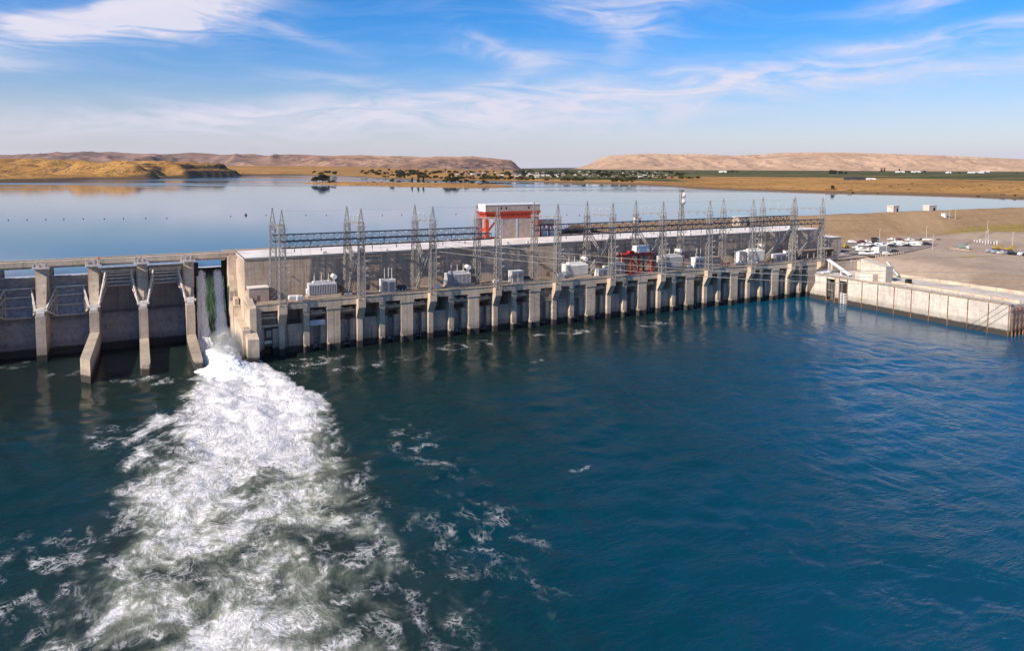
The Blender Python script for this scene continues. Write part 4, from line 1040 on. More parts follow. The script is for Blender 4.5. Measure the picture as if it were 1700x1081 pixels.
# ------------------------------------------------------------------ fish ladder wall on the right
def fish_ladder():
    r = empty('fish_ladder', W(255, -50, 0)); tag(r, 'sunlit pale concrete fish ladder wall along the right bank of the tailrace', 'fish ladder')
    V = 50.0
    b = MB()
    # face plane u=0 (local), openings left between blocks
    def blk(v0, v1, z0, z1, d=3.0): b.box(0, d, v0+V, v1+V, z0, z1)
    b.prism_u([(-12.7+V, -3), (-2.9+V, -3), (-2.9+V, 2.6), (-6.0+V, 8.2), (-5.7+V, 12.3), (-12.7+V, 12.3)], 0, 3.0)
    blk(-19.8, -17.3, -3, 12.3); blk(-96, -24.2, -3, 12.3)
    blk(-17.3, -12.7, 11.1, 12.3); blk(-24.2, -19.8, 11.0, 12.3); blk(-17.3, -12.7, -3, .9)
    w = b.build('ladder_wall', M['conc_right'], r)
    b = MB(); b.box(3.003, 32, -96+V, -5.7+V, -3, 12.24); b.build('ladder_deck', M['conc_right'], r)
    b = MB(); b.box(-.35, 1.2, -96.3+V, -5.6+V, 12.303, 12.62); b.build('coping', M['conc_deck'], w)
    for v in (-32, -40, -48, -56, -64, -72, -80, -88, -95.6):
        b = MB(); b.box(-.16, -.003, v-.18+V, v+.18+V, -2, 12.25); b.build('wall_joint', M['rust'], w)
    b = MB(); b.box(2.4, 2.9, -17.3+V, -12.7+V, .9, 11.1); b.box(2.4, 2.9, -24.2+V, -19.8+V, -3, 11.0); b.build('dark_opening', M['black'], w)
    g = MB()
    for k in range(7): g.box(.3, .5, -24.1+V, -19.9+V, 0.3+k*.75, .55+k*.75)
    for v in (-23.6, -22, -20.4): g.box(.503, .7, v-.12+V, v+.12+V, -1, 5.2)
    g.build('entrance_grille', M['white'], w)
    g = MB()
    for q in (-15.9, -14.9): g.bar((.6, q+V, .9), (.6, q+V, 9.2), .14)
    for k in range(12): g.bar((.6, -15.9+V, 1.3+k*.68), (.6, -14.9+V, 1.3+k*.68), .1)
    g.box(.3, .55, -17.2+V, -12.8+V, 5.4, 5.7); g.build('ladder', M['steel'], w)
    for v in (-12.7, -17.3, -19.8, -24.2):
        g = MB(); g.box(-.12, -.003, v-.22+V, v+.22+V, -1, 12.2); g.build('guide_rail', M['rust'], w)
    # end face with fender timbers
    g = MB()
    for i in range(5): g.box(1.2+i*2.6, 1.5+i*2.6, -96.5+V, -96.003+V, -1, 11.6)
    for z in (3, 6.4, 9.8): g.box(.6, 13, -96.65+V, -96.503+V, z, z+.25)
    g.build('fender', M['rust'], w)
    # inner parapet, railing, lamps
    b = MB(); b.box(8, 8.5, -95+V, -41+V, 12.243, 13.3); b.box(30.5, 31, -95.5+V, -30+V, 12.243, 13.6); b.build('inner_parapet', M['conc'], r)
    rl = MB()
    for k in range(46): rl.bar((.4, -95.5+2*k+V, 12.6), (.4, -95.5+2*k+V, 13.6), .07)
    rl.bar((.4, -95.5+V, 13.6), (.4, -6+V, 13.6), .07); rl.bar((.4, -95.5+V, 13.1), (.4, -6+V, 13.1), .05); rl.build('railing', M['steel'], r)
    for v in (-27, -41, -52, -63, -76, -87):
        b = MB(); b.lathe([(.16, 0), (.12, .9), (.4, 1.0), (.42, 1.35), (.2, 1.55)], (1.8, v+V, 12.25), 8); b.build('bollard_lamp', M['white'], r)
    # stepped block with sloping parapet, white pump house
    b = MB(); b.prism_u([(-25+V, 12.243), (-25+V, 21.6), (-37.8+V, 19.0), (-37.8+V, 12.243)], 8.0, 12.5); b.box(7.0, 12.2, -38.6+V, -36.0+V, 12.24, 19.6); b.build('sloped_wall', M['conc_right'], r)
    b = MB(); b.box(4.2, 7.9, -34.2+V, -25.0+V, 12.243, 15.6); pb = b.build('pump_house', M['conc_right'], r)
    b = MB(); b.box(4.14, 4.197, -31.6+V, -30.2+V, 12.4, 14.8); b.box(4.14, 4.197, -29.2+V, -28.0+V, 12.4, 14.8); b.build('door', M['white'], pb)
    b = MB(); b.box(12, 14.6, -46.4+V, -44.8+V, 12.243, 14.4); b.build('stair_hatch', M['black'], r)
    # twin white inclined chutes on a post
    ch = empty('fish_chute', W(262, -14, 12.243)); tag(ch, 'pair of white inclined steel chutes over the ladder entrance', 'chute')
    for q in (0, 1.5):
        b = MB(); b.bar((q, 7.2, 7.0), (q, -5.6, .8), .7, .5, True); b.build('beam', M['white'], ch)
    b = MB(); b.bar((.3, -.6, 0), (.3, -.6, 3.2), .3); b.bar((1.2, -.6, 0), (1.2, -.6, 3.2), .3); b.bar((.3, -5.2, 0), (.3, -5.2, 1.0), .3); b.bar((1.2, 6.5, -.2), (1.2, 6.5, 6.4), .3); b.bar((.3, 6.5, -.2), (.3, 6.5, 6.4), .3); b.bar((.3, -.6, .2), (.3, -5.0, .2), .2)
    b.build('post', M['white'], ch)
    ch = empty('slope_chute', W(281, -31.6, 13.0)); tag(ch, 'narrow white chute with green edge running down the gravel slope', 'chute')
    b = MB(); b.bar((12.5, 14.5, 4.4), (0, 0, .5), .8, .5, True); b.build('beam', M['white'], ch)
    b = MB(); b.bar((13.0, 14.0, 4.3), (.5, -.5, .4), .35, .5, True); b.build('green_edge', simple('green_paint', (.06, .22, .09)), ch)
    # low equipment on the landing
    for (u, v, w_, d, h, lab) in ((257.5, -8.5, 3.6, 1.5, 1.0, 'white rail cart on the ladder landing left of the chutes'), (264.5, -6.5, 2.2, 1.2, 1.3, 'small white cabinet on the landing behind the chutes')):
        r2 = empty('service_cart', W(u, v, 12.243)); tag(r2, lab, 'cart')
        b = MB(); b.cbox(0, w_, 0, d, .3, h, .06); b.build('casing', M['white'], r2)
        b = MB()
        for x in (.4, w_-.4): b.tube((x, .02, .28), (x, d-.02, .28), .27, 8)
        b.build('wheel', M['rubber'], r2)
fish_ladder()

# ------------------------------------------------------------------ ground of the right bank
def ground_h(u, v):
    up = sstep(0, 1, np.interp(v, [52, 84], [0, 1]))
    z = 18 + np.interp(v, [50, 56, 81, 89], [0, .6, 15, 15])
    z = np.where(u < 306, np.where(v > 50, 31.4 + 1.4*sstep(60, 84, v), z), z)
    z = np.where(v > 88, 33-(v-88)*.42, z)
    fl = 12.0 + 6*sstep(284, 309, u)
    z = np.where(v < 0, np.where(u < 300, fl, fl), z)
    z = np.where((v < 0), fl*(1-sstep(-14, 0, v)*(u > 304)) + 18*sstep(-14, 0, v)*(u > 304), z)
    z = np.where(v < -96, np.minimum(z, -3+(u-259)*.42 - (v+96)*0.0), z)
    z = np.where((u < 262) & (v < 8), -3, z)
    z = np.where((u < 290) & (v >= 0) & (v < 52), 17.3, z)
    # the yellow grassy toe and the lower fill to the right
    z = z + 4.0*np.exp(-((u-470)/60)**2-((v-38)/16)**2)
    z = z + (fbm(u*.05, v*.05, 4, 4)-.5)*1.0*sstep(306, 330, u)*np.where((v > 0) & (v < 56) & (u < 440), .15, 1) + (fbm(u*.3, v*.3, 3, 14)-.5)*.35*(u > 306)*np.where((v > -5) & (v < 56) & (u < 440), .2, 1)
    # low spoil berm
    z = z + 1.4*np.exp(-((v+34+(u-330)*.12)/5.0)**2)*np.exp(-((u-338)/26)**2)
    return z
def right_ground():
    us = np.concatenate([np.arange(172, 262, 6.0), np.arange(262, 330, 1.4), np.arange(330, 520, 2.2), np.arange(520, 900, 9), np.arange(900, 1500, 40)])
    vs = np.concatenate([np.arange(-420, -130, 14.0), np.arange(-130, 96, 1.6), np.arange(96, 132, 3.0)])
    U, V = np.meshgrid(us, vs); Z = ground_h(U, V)
    P = np.stack([DX+U*CT-V*ST, DY+U*ST+V*CT, Z], -1)
    grass = np.clip(1.3*np.exp(-((U-505)/70)**2-((V-46)/13)**2) + .9*np.exp(-((U-560)/60)**2-((V-52)/10)**2) + .8*np.exp(-((U-352)/14)**2-((V+28)/6)**2), 0, 1)
    slope = sstep(52, 60, V)
    fill = sstep(56, 40, V)*sstep(395, 430, U)*.0 + np.exp(-((V-46)/10)**2)*sstep(410, 440, U)
    fill = np.clip(fill + .8*sstep(1.1, .8, np.hypot((U-296)/11, (V+70)/15)+(fbm(U*.1, V*.1, 3, 66)-.5)*.5) + .6*sstep(2.2, .8, np.abs(V+20+(U-330)*.22))*sstep(300, 318, U)*sstep(420, 380, U) + .5*sstep(2.0, .6, np.abs(V-4-(U-380)*.3))*(U > 372), 0, 1)
    keep = ((U > 262) | (V > 50))
    keep &= ~((U < 302) & (V > 2) & (V < 52))
    keep &= ~((U < 287) & (V > -95) & (V <= 2) & (V > -96))
    k = keep[:-1, :-1] & keep[1:, 1:] & keep[1:, :-1] & keep[:-1, 1:]
    m, nt, b = new_mat('gravel_ground')
    p = pos(nt); x, y, z = sep(nt, p)
    n1 = noise(nt, p, 0.02, 5, 0.6); n2 = noise(nt, p, 0.25, 6, 0.65); n3 = noise(nt, p, 1.6, 4, 0.7)
    s, g, f = attr(nt, 'slope'), attr(nt, 'grass'), attr(nt, 'fill')
    c = mix(nt, (n1*.6+n2*.4).smooth(.35, .65), (0.31, 0.232, 0.175), (0.44, 0.340, 0.270))
    c = mix(nt, n1.smooth(.5, .7)*.5, c, (0.40, 0.29, 0.18))
    cs = mix(nt, (n1*.7+n2*.3).smooth(.35, .65), (0.28, 0.18, 0.10), (0.39, 0.26, 0.15))
    c = mix(nt, s, c, cs)
    c = mix(nt, f*.75, c, (0.20, 0.145, 0.105))
    c = mix(nt, (g*1.5+(n2-.5)*1.6-.35).smooth(0.1, .7), c, mix(nt, n3.smooth(.35, .6), (0.13, 0.105, 0.03), (0.42, 0.29, 0.08)))
    bench = noise(nt, comb(nt, x*0.012, y*0.012, z*0.9), 1.0, 4, 0.6)
    c = mix(nt, bench.smooth(.52, .66)*.45*s, c, (0.20, 0.13, 0.075))
    c = mix(nt, n3.smooth(.56, .68)*.6, c, (0.15, 0.11, 0.08))
    c = mix(nt, noise(nt, p, 0.55, 5, .7).smooth(.56, .68)*.45, c, (0.46, 0.37, 0.30))
    _in(nt, b.inputs['Base Color'], c); b.inputs['Roughness'].default_value = .95; b.inputs['Specular IOR Level'].default_value = .1
    nt.links.new(bump(nt, n2*.6+n3*.4, .6, .5).k, b.inputs['Normal'])
    o = put('embankment_ground', grid_mesh('embankment_ground', P, m, {'grass': grass, 'slope': slope, 'fill': fill}, True, k))
    tag(o, 'bare brown gravel embankment and yard on the right bank', 'ground', kind='structure')
    # parking lot and access road, thin sheets on the ground
    ma = simple('worn_asphalt', (0.25, 0.205, 0.175), .9, var=.14, scale=.25)
    def sheet(name, pts, lab):
        U_ = np.array([q[0] for q in pts]); V_ = np.array([q[1] for q in pts]); bm = MB()
        bm.add([W(a, c, 18.30) for a, c in pts], [tuple(range(len(pts)))]); o = bm.build(name, ma); tag(o, lab, 'parking lot' if 'park' in name else 'road', kind='structure')
    sheet('parking_lot', [(302, -3), (328, -1), (368, 10), (412, 26), (416, 34), (404, 46), (372, 54), (303, 54)], 'grey parking lot at the end of the powerhouse')
    b = MB(); b.box(262.8, 303, 0.4, 13, 17.3, 18.02); o = b.build('access_road', M['conc_shade']); o.location = (DX, DY, 0); o.rotation_euler = (0, 0, TH); tag(o, 'access road from the deck to the parking lot', 'road', kind='structure')
    b = MB(); b.box(287.6, 289, -12, -.5, 12, 16.8); b.box(269, 287.6, -4.6, -3.4, 12, 17.0)
    o = b.build('retaining_wall', M['conc_shade']); o.location = (DX, DY, 0); o.rotation_euler = (0, 0, TH); tag(o, 'dark retaining wall behind the fish chutes under the access road', 'wall')
right_ground()

# ------------------------------------------------------------------ cars
def paint(name, c, metal=0.0):
    m, nt, b = new_mat(name); p = pos(nt)
    _in(nt, b.inputs['Base Color'], mix(nt, noise(nt, p, .9, 4, .6).smooth(.35, .7), c, tuple(k*.82 for k in c)))
    b.inputs['Roughness'].default_value = .32; b.inputs['Coat Weight'].default_value = .5; b.inputs['Coat Roughness'].default_value = .08; b.inputs['Metallic'].default_value = metal
    return m
PAINT = {'white': paint('car_white', (.80, .79, .78)), 'dark': paint('car_dark', (.02, .02, .022)), 'red': paint('car_red', (.14, .018, .02)), 'blue': paint('car_blue', (.03, .04, .14)),
         'silver': paint('car_silver', (.50, .50, .52), .4), 'brown': paint('car_brown', (.12, .05, .035))}
def car_meshes(kind, mat):
    L, w, h = {'sedan': (4.7, 1.82, 1.48), 'wagon': (4.9, 1.9, 1.75), 'pickup': (5.7, 1.98, 1.88)}[kind]
    side = {'sedan': [(0, .35), (0, .75), (.25, .92), (1.1, 1.0), (1.85, 1.42), (3.1, 1.48), (3.9, 1.08), (4.6, .98), (4.7, .6), (4.7, .35)],
            'wagon': [(0, .4), (0, .95), (.12, 1.05), (.35, 1.68), (2.9, 1.75), (3.55, 1.12), (4.7, 1.02), (4.9, .7), (4.9, .4)],
            'pickup': [(0, .55), (0, 1.1), (2.1, 1.12), (2.2, 1.82), (3.7, 1.88), (4.3, 1.22), (5.55, 1.12), (5.7, .8), (5.7, .5)]}[kind]
    n = len(side); b = MB()
    def ring(f, ins): return [(x, (w/2-ins*max(0, (z-.95))*.45)*f, z) for x, z in side]
    vs = ring(-1, .5) + ring(1, .5)
    b.add(vs, [tuple(range(n)), tuple(range(2*n-1, n-1, -1))] + [(i, n+i, n+(i+1) % n, (i+1) % n) for i in range(n)])
    body = b.mesh('body', mat)
    g = MB()
    x0, x1, zt = {'sedan': (1.3, 3.6, 1.40), 'wagon': (.5, 3.3, 1.66), 'pickup': (2.35, 4.05, 1.78)}[kind]
    for s in (-1, 1):
        y = w/2-.02
        g.add([(x0+.25, s*(y+.012), 1.03), (x1+.1, s*(y+.012), 1.05), (x1-.45, s*(y-.16), zt-.02), (x0+.5, s*(y-.16), zt-.03)], [(0,1,2,3)])
    g.add([(x1+.30, -w/2+.2, 1.10), (x1+.30, w/2-.2, 1.10), (x1-.35, w/2-.32, zt+.03), (x1-.35, -w/2+.32, zt+.03)], [(0,1,2,3)])
    g.add([(x0-.12, -w/2+.2, 1.10), (x0-.12, w/2-.2, 1.10), (x0+.35, w/2-.3, zt+.02), (x0+.35, -w/2+.3, zt+.02)], [(3,2,1,0)])
    glass = g.mesh('window', M['glass'])
    t = MB(); t.tube((0, -.11, 0), (0, .11, 0), .34, 12); wheel = t.mesh('wheel', M['rubber'])
    wb = {'sedan': (.85, 3.75), 'wagon': (.9, 3.85), 'pickup': (1.15, 4.5)}[kind]
    return body, glass, wheel, [(a, s*(w/2-.12), .34) for a in wb for s in (-1, 1)]
CACHE = {}
def car(u, v, z, rz, kind, colr, label, group, name='parked_car', cat='car'):
    if (kind, colr) not in CACHE: CACHE[(kind, colr)] = car_meshes(kind, PAINT[colr])
    body, glass, wheel, ws = CACHE[(kind, colr)]
    r = empty(name, W(u, v, z), TH+rz); tag(r, label, cat, group)
    put('body', body, r); put('window', glass, r)
    for q in ws: put('wheel', wheel, r, q)
    return r
rg = random.Random(12)
ROWS = [('back row under the embankment', [(380.8,55.0,'dark'),(388.6,49.2,'white'),(390.9,45.0,'brown'),(395.1,41.8,'white'),(401.0,37.7,'dark'),(403.1,35.9,'white'),(406.1,34.5,'white'),(410.9,32.2,'dark')]),
        ('second row of the lot', [(350.0,48.7,'white'),(355.0,46.9,'red'),(358.0,45.2,'white'),(360.4,47.5,'blue'),(365.3,43.9,'dark'),(373.8,36.7,'white'),(375.7,34.0,'white'),(380.2,30.5,'white'),(382.1,27.6,'white'),(380.7,24.6,'white'),(387.2,25.8,'blue'),(381.5,20.8,'dark')]),
        ('third row of the lot', [(340.3,34.5,'white'),(343.2,31.4,'white'),(341.0,27.8,'dark'),(353.8,33.2,'white'),(344.8,25.0,'white'),(360.7,33.9,'silver'),(359.2,28.7,'white'),(361.8,25.1,'white'),(363.3,21.6,'dark'),(370.8,20.4,'white'),(350.2,28.8,'white'),(356.0,25.6,'silver'),(351.5,23.0,'dark'),(346.9,30.6,'white'),(366.8,24.2,'white')]),
        ('fourth row nearest the annex', [(324.2,26.1,'white'),(318.6,15.0,'white'),(321.8,13.0,'white'),(324.8,10.6,'white'),(326.5,8.4,'white'),(328.6,6.2,'dark'),(315.4,17.2,'white'),(330.2,17.5,'white'),(333.4,15.2,'silver')]),
        ('front row beside the trailer', [(301.8,5.4,'white'),(307.2,4.0,'white'),(309.6,1.6,'silver'),(312.4,-.4,'white')])]
for nm, row in ROWS:
    cnt = {}
    tot = {}
    for c in row: tot[c[2]] = tot.get(c[2], 0)+1
    for (u, v, c) in row:
        i = cnt.get(c, 0); cnt[c] = i+1
        kd = rg.choice(['sedan', 'wagon', 'pickup', 'wagon'])
        lab = ('%s %s in the %s' % (c, kd, nm)) if tot[c] == 1 else '%s %s in the %s, %s %s one from the left' % (c, kd, nm, ORD[i], c)
        car(u, v, 18.31, R(rg.choice([-32, -28, -35])), kd, c, lab, 'cars parked in the powerhouse lot')
FAR = [(380.9,-16.6,'silver'),(380.1,-19.8,'silver'),(380.4,-22.8,'white'),(379.7,-25.4,'silver'),(380.1,-28.4,'dark'),(379.6,-31.0,'dark'),(378.0,-34.7,'white'),(377.2,-37.6,'dark')]
for i, (u, v, c) in enumerate(FAR):
    z = float(ground_h(np.array(float(u)), np.array(float(v))))
    car(u, v, z+.03, R(-20), rg.choice(['sedan', 'wagon']), c, '%s car in the far right row by yellow machines, %s from the left' % (c, ORD[i]), 'cars parked beside the yellow machines')
car(213.0, 5.2, ZD, R(8), 'pickup', 'white', 'white pickup truck parked on the deck, left one', 'pickups on the deck', 'pickup_truck', 'pickup')
car(219.5, 4.6, ZD, R(-6), 'pickup', 'white', 'white pickup truck parked on the deck, right one beside tall cabinet', 'pickups on the deck', 'pickup_truck', 'pickup')
# white trailer office in the lot
r = empty('office_trailer', W(311.5, .2, 18.31), TH-R(4)); tag(r, 'white box trailer with painted-in shade on its side in front of the parked cars', 'trailer')
b = MB(); b.cbox(0, 8.4, 0, 3.4, .6, 4.2, .12); b.build('body', simple('trailer_shade', (.33, .33, .34)), r)  # shade of the trailer's sides put into a grey body colour
b = MB(); b.box(-.06, -.003, .2, 3.2, .7, 4.0); b.build('lit_end', M['white'], r)  # sunlit end face painted white
b = MB(); b.box(-.1, -.063, 1.2, 2.1, .8, 2.8); b.build('door', M['grey_eq'], r)
for x in (1.6, 6.8):
    b = MB(); b.tube((x, .2, .45), (x, 3.2, .45), .45, 12); b.build('wheel', M['rubber'], r)
r = empty('loader', W(321.8, 29.3, 18.31), TH); tag(r, 'small yellow loader parked beside the annex corner', 'loader')
b = MB(); b.cbox(0, 3.2, 0, 1.7, .7, 1.7, .1); b.cbox(.7, 2.0, .2, 1.5, 1.703, 2.9, .1); b.build('body', M['yellow'], r)
b = MB(); b.bar((3.0, .85, 1.2), (4.2, .85, .5), .4); b.box(4.1, 4.7, -.2, 1.9, .1, .9); b.build('bucket', M['yellow'], r)
for x in (.6, 2.6):
    for y in (0, 1.7):
        b = MB(); b.tube((x, y-.15, .55), (x, y+.15, .55), .55, 12); b.build('wheel', M['rubber'], r)
for i, (u, v) in enumerate(((395.5, -13.0), (396.0, -19.5))):
    r = empty('excavator', W(u, v, float(ground_h(np.array(u), np.array(v)))), TH-R(20)); r.scale = (.7, .7, .7); tag(r, ('yellow excavator behind the far right car row, %s one' % ('left', 'right')[i]), 'excavator', 'yellow machines')
    b = MB(); b.cbox(0, 5, 0, 3, 1.0, 2.6, .15); b.cbox(3.2, 4.8, .2, 1.6, 2.603, 4.0, .12); b.build('body', M['yellow'], r)
    b = MB(); b.cbox(-.3, 5.3, -.3, .5, .05, .95, .15); b.cbox(-.3, 5.3, 2.5, 3.3, .05, .95, .15); b.build('track', M['rubber'], r)
    b = MB(); b.bar((4.6, 2.2, 2.2), (7.6, 2.2, 5.0), .5); b.bar((7.6, 2.2, 5.0), (9.2, 2.2, 1.8), .4); b.box(8.8, 9.8, 1.6, 2.8, .6, 1.7); b.build('arm', M['yellow'], r)
# posts, poles, sheds on the embankment
def pole(u, v, h, lab, head=True):
    z = float(ground_h(np.array(float(u)), np.array(float(v))))
    r = empty('light_pole', W(u, v, z-.3)); tag(r, lab, 'light pole', 'poles on the right bank')
    b = MB(); b.tube((0, 0, 0), (0, 0, h), .15, 7, .09); b.build('post', M['porcelain'], r)
    if head:
        b = MB(); b.bar((0, 0, h-.2), (1.0, 0, h-.1), .1); b.cbox(.7, 1.3, -.16, .16, h-.3, h-.08, .03); b.build('lamp', M['white'], r)
for (u, v, h, lab) in ((371.1, 42.4, 9, 'thin light pole in the middle of the parked cars'), (413.4, 39.2, 8, 'dark light pole at the right end of the back car row'), (367.4, 5.9, 9, 'pale light pole at the near right corner of the lot'), (311.2, -4.3, 8.5, 'pale light pole right in front of the box trailer'),
                       (419.2, 5.4, 9, 'left pole of the pair at the small far substation'), (422.3, 5.7, 10, 'right pole of the pair at the small far substation'), (430.6, -4, 9, 'dark pole right of the small far substation'), (463.3, 29.1, 9, 'pole standing on the yellow grass slope')):
    pole(u, v, h, lab)
r0 = [(492.2, 72.2, 'left'), (496.4, 70.6, 'right')]
for u, v, nm in r0: pole(u, v, 8.0, 'pale lamp pole by the white hut on the embankment face, %s of two' % nm)
def hut(u, v, z, w, d, h, lab, mat='conc_right'):
    r = empty('service_hut', W(u, v, z)); tag(r, lab, 'hut', 'huts on the embankment')
    b = MB(); b.box(0, w, 0, d, -1, h); b.build('wall', M[mat], r)
    b = MB(); b.box(-.2, w+.2, -.2, d+.2, h, h+.3); b.build('roof', M['roof'], r)
    b = MB(); b.box(w*.55, w*.8, -.05, -.003, 0, h*.65); b.build('door', M['black'], r)
hut(444, 84, 33, 6.5, 5, 4.6, 'pale concrete hut on the dam crest, left of two')
hut(486, 84, 33, 9.0, 5, 4.0, 'pale concrete hut with dark end on the dam crest, right of two')
hut(488, 73, float(ground_h(np.array(488.), np.array(73.))), 4, 3, 3.0, 'small white hut beside lamp poles on the embankment face', 'white')
hut(262, 52.5, 31.4, 10, 6, 5.0, 'tan concrete hut behind the right end of the hall roof', 'conc')
hut(212, 83, 32.8, 4, 3, 3.0, 'small white hut by the water behind the switchyard', 'white')
# small fenced substation and concrete barrier
r = empty('substation_fence', W(430, 5, float(ground_h(np.array(430.), np.array(10.))))); tag(r, 'pale fenced substation racks far right behind the yellow machines', 'substation')
b = MB()
for i in range(9): b.box(-.5, .5, -1+i*1.7, -.2+i*1.7, 0, 1.6+.8*(i % 3 == 0))
b.build('rack', M['porcelain'], r)
b = MB()
for i in range(16): b.bar((1.5, -2+i*1.1, 0), (1.5, -2+i*1.1, 2.4), .08)
b.bar((1.5, -2, 2.4), (1.5, 14.5, 2.4), .08); b.build('fence', M['porcelain'], r)
r = empty('concrete_barrier', W(380.3, 3.9, float(ground_h(np.array(380.), np.array(-2.)))), TH-R(99)); tag(r, 'long pale concrete barrier right of the lot beside a grey green truck', 'barrier')
MB().prism_v([(0, -.3), (13, -.3), (13, .8), (0, .8)], -.3, .3).build('barrier_block', M['conc_deck'], r)
r = empty('box_truck', W(383.5, 1.0, float(ground_h(np.array(384.), np.array(-1.)))), TH-R(90)); tag(r, 'grey green box truck parked behind the pale barrier', 'truck')
b = MB(); b.cbox(0, 4.6, 0, 2.3, .7, 3.0, .1); b.build('cargo_box', simple('grey_green', (.17, .21, .20)), r)
b = MB(); b.cbox(4.65, 6.3, .1, 2.2, .5, 2.3, .15); b.build('cab', M['grey_eq'], r)
for x in (1.0, 5.4):
    b = MB(); b.tube((x, .1, .45), (x, 2.2, .45), .45, 10); b.build('wheel', M['rubber'], r)
# row of bollards along the front of the lot
for i in range(14):
    t = i/13; u, v = 303+t*27, .0+t*1.2-(4 if t < .6 else 2.4)
    b = MB(); b.lathe([(.22, 0), (.2, .9), (.1, 1.05)], (0, 0, 0), 8); o = b.build('bollard', M['conc_shade']); o.location = W(u, v, 18.2)
    tag(o, 'short dark bollard in the line along the near edge of the lot', 'bollard', 'bollards along the lot')
# ------------------------------------------------------------------ far country
LAKE = [(-1250, 300), (-1330, 800), (-1200, 1300), (-1108, 1557), (-1085, 1700), (-1090, 1861), (-995, 1982), (-1040, 2200), (-1068, 2456), (-1015, 2640), (-1029, 2827), (-860, 2960), (-640, 2800), (-480, 2420),
        (-330, 2180), (-209, 2020), (-90, 1985), (20, 1905), (80, 1860), (154, 1820), (215, 1755), (280, 1673), (374, 1279), (500, 1171), (600, 1104), (652, 1039), (684, 961), (740, 880), (800, 800), (900, 300)]
def lake_dist(Xg, Yg):
    """metres inland (+) or out on the water (-)"""
    P = np.stack([Xg.ravel(), Yg.ravel()], -1); D = np.full(len(P), 1e9); ins = np.zeros(len(P), bool); n = len(LAKE)
    for i in range(n):
        a, b = np.array(LAKE[i], float), np.array(LAKE[(i+1) % n], float); d = b-a
        t = np.clip(((P-a)@d)/(d@d), 0, 1); D = np.minimum(D, np.hypot(*(P-a-t[:, None]*d).T))
        c = (a[1] > P[:, 1]) != (b[1] > P[:, 1])
        ins ^= c & (P[:, 0] < (b[0]-a[0])*(P[:, 1]-a[1])/((b[1]-a[1]) if b[1] != a[1] else 1e-9)+a[0])
    return np.where(ins, -D, D).reshape(Xg.shape)
def far_h(X_, Y_, d):
    left = sstep(-780, -960, X_)*sstep(3300, 2900, Y_)
    jag = (fbm(X_*.012, Y_*.012, 4, 81)-.5)*70 + (fbm(X_*.045, Y_*.045, 3, 85)-.5)*26
    dl = d+jag*left*sstep(0, 60, d)*.8
    z = 26.3 + np.clip(d, -30, 6)*.22
    # right bank: low golden bench, then the orchard flat
    zr = 2.2*sstep(0, 18, d) + 5.5*sstep(20, 380, d) + 4*sstep(300, 2000, d) + (fbm(X_*.01, Y_*.01, 4, 90)-.5)*2.2*sstep(10, 80, d)
    # left bank: rolling dry hills behind basalt bluffs
    bl = sstep(1900, 2080, Y_)*sstep(3000, 2760, Y_)
    hl = 18*sstep(-2, 12, dl)*(.16+.84*bl*sstep(.42, .56, fbm(X_*.004+Y_*.003, Y_*.004, 3, 95))) + 3*sstep(0, 14, d)
    hl = hl + 20*bl*sstep(30, 52, dl)*sstep(.36, .6, fbm(X_*.006, Y_*.006, 3, 99)) + 15*(1-np.exp(-np.maximum(d, 0)/480.0)) + (ridged(X_*.0055, Y_*.0055, 5, 101)-.55)*19*sstep(20, 320, d) + (fbm(X_*.03, Y_*.03, 4, 104)-.5)*14*sstep(8, 60, d)
    z = z + left*hl + (1-left)*zr
    z = z + 22*sstep(3300, 5200, Y_)*sstep(-300, -1800, X_) + (fbm(X_*.002, Y_*.002, 4, 110)-.5)*14*sstep(3300, 5000, Y_)*sstep(0, -900, X_)
    return z
def land_mat():
    m, nt, b = new_mat('dry_land')
    p = pos(nt); x, y, z = sep(nt, p)
    d = attr(nt, 'inland'); g = attr(nt, 'green')
    n1 = noise(nt, p, 0.004, 6, 0.62); n2 = noise(nt, p, 0.03, 6, 0.68); n3 = noise(nt, p, 0.16, 4, 0.7)
    c = mix(nt, (n1*.5+n2*.5).smooth(.36, .64), (0.29, 0.145, 0.045), (0.62, 0.335, 0.10))
    c = mix(nt, (n2*.5+n3*.5).smooth(.47, .57)*.8, c, (0.085, 0.052, 0.028))
    # rock where it is steep
    nz = sep(nt, X(nt, nt.nodes.new('ShaderNodeNewGeometry').outputs['Normal']))[2]
    c = mix(nt, nz.smooth(.90, .76), c, (0.060, 0.045, 0.040))
    # shore edge
    c = mix(nt, d.smooth(.020, .004), c, (0.16, 0.10, 0.055))
    # orchards and vineyards in strips
    band = noise(nt, comb(nt, x*0.0006, y*0.006, 0.0), 1.2, 4, 0.6)
    gr = mix(nt, band.smooth(.38, .62), (0.022, 0.034, 0.010), (0.13, 0.12, 0.040))
    gr = mix(nt, noise(nt, comb(nt, x*0.0009, y*0.004, 4.0), 1.5, 3, .5).smooth(.60, .66), gr, (0.34, 0.21, 0.09))
    c = mix(nt, (g*1.3 + (n1-.5)*.25).smooth(.45, .58), c, gr)
    _in(nt, b.inputs['Base Color'], c); b.inputs['Roughness'].default_value = .95; b.inputs['Specular IOR Level'].default_value = .08
    nt.links.new(bump(nt, n2*.6+n3*.4, .7, 3.0).k, b.inputs['Normal'])
    return m
LAND = land_mat()
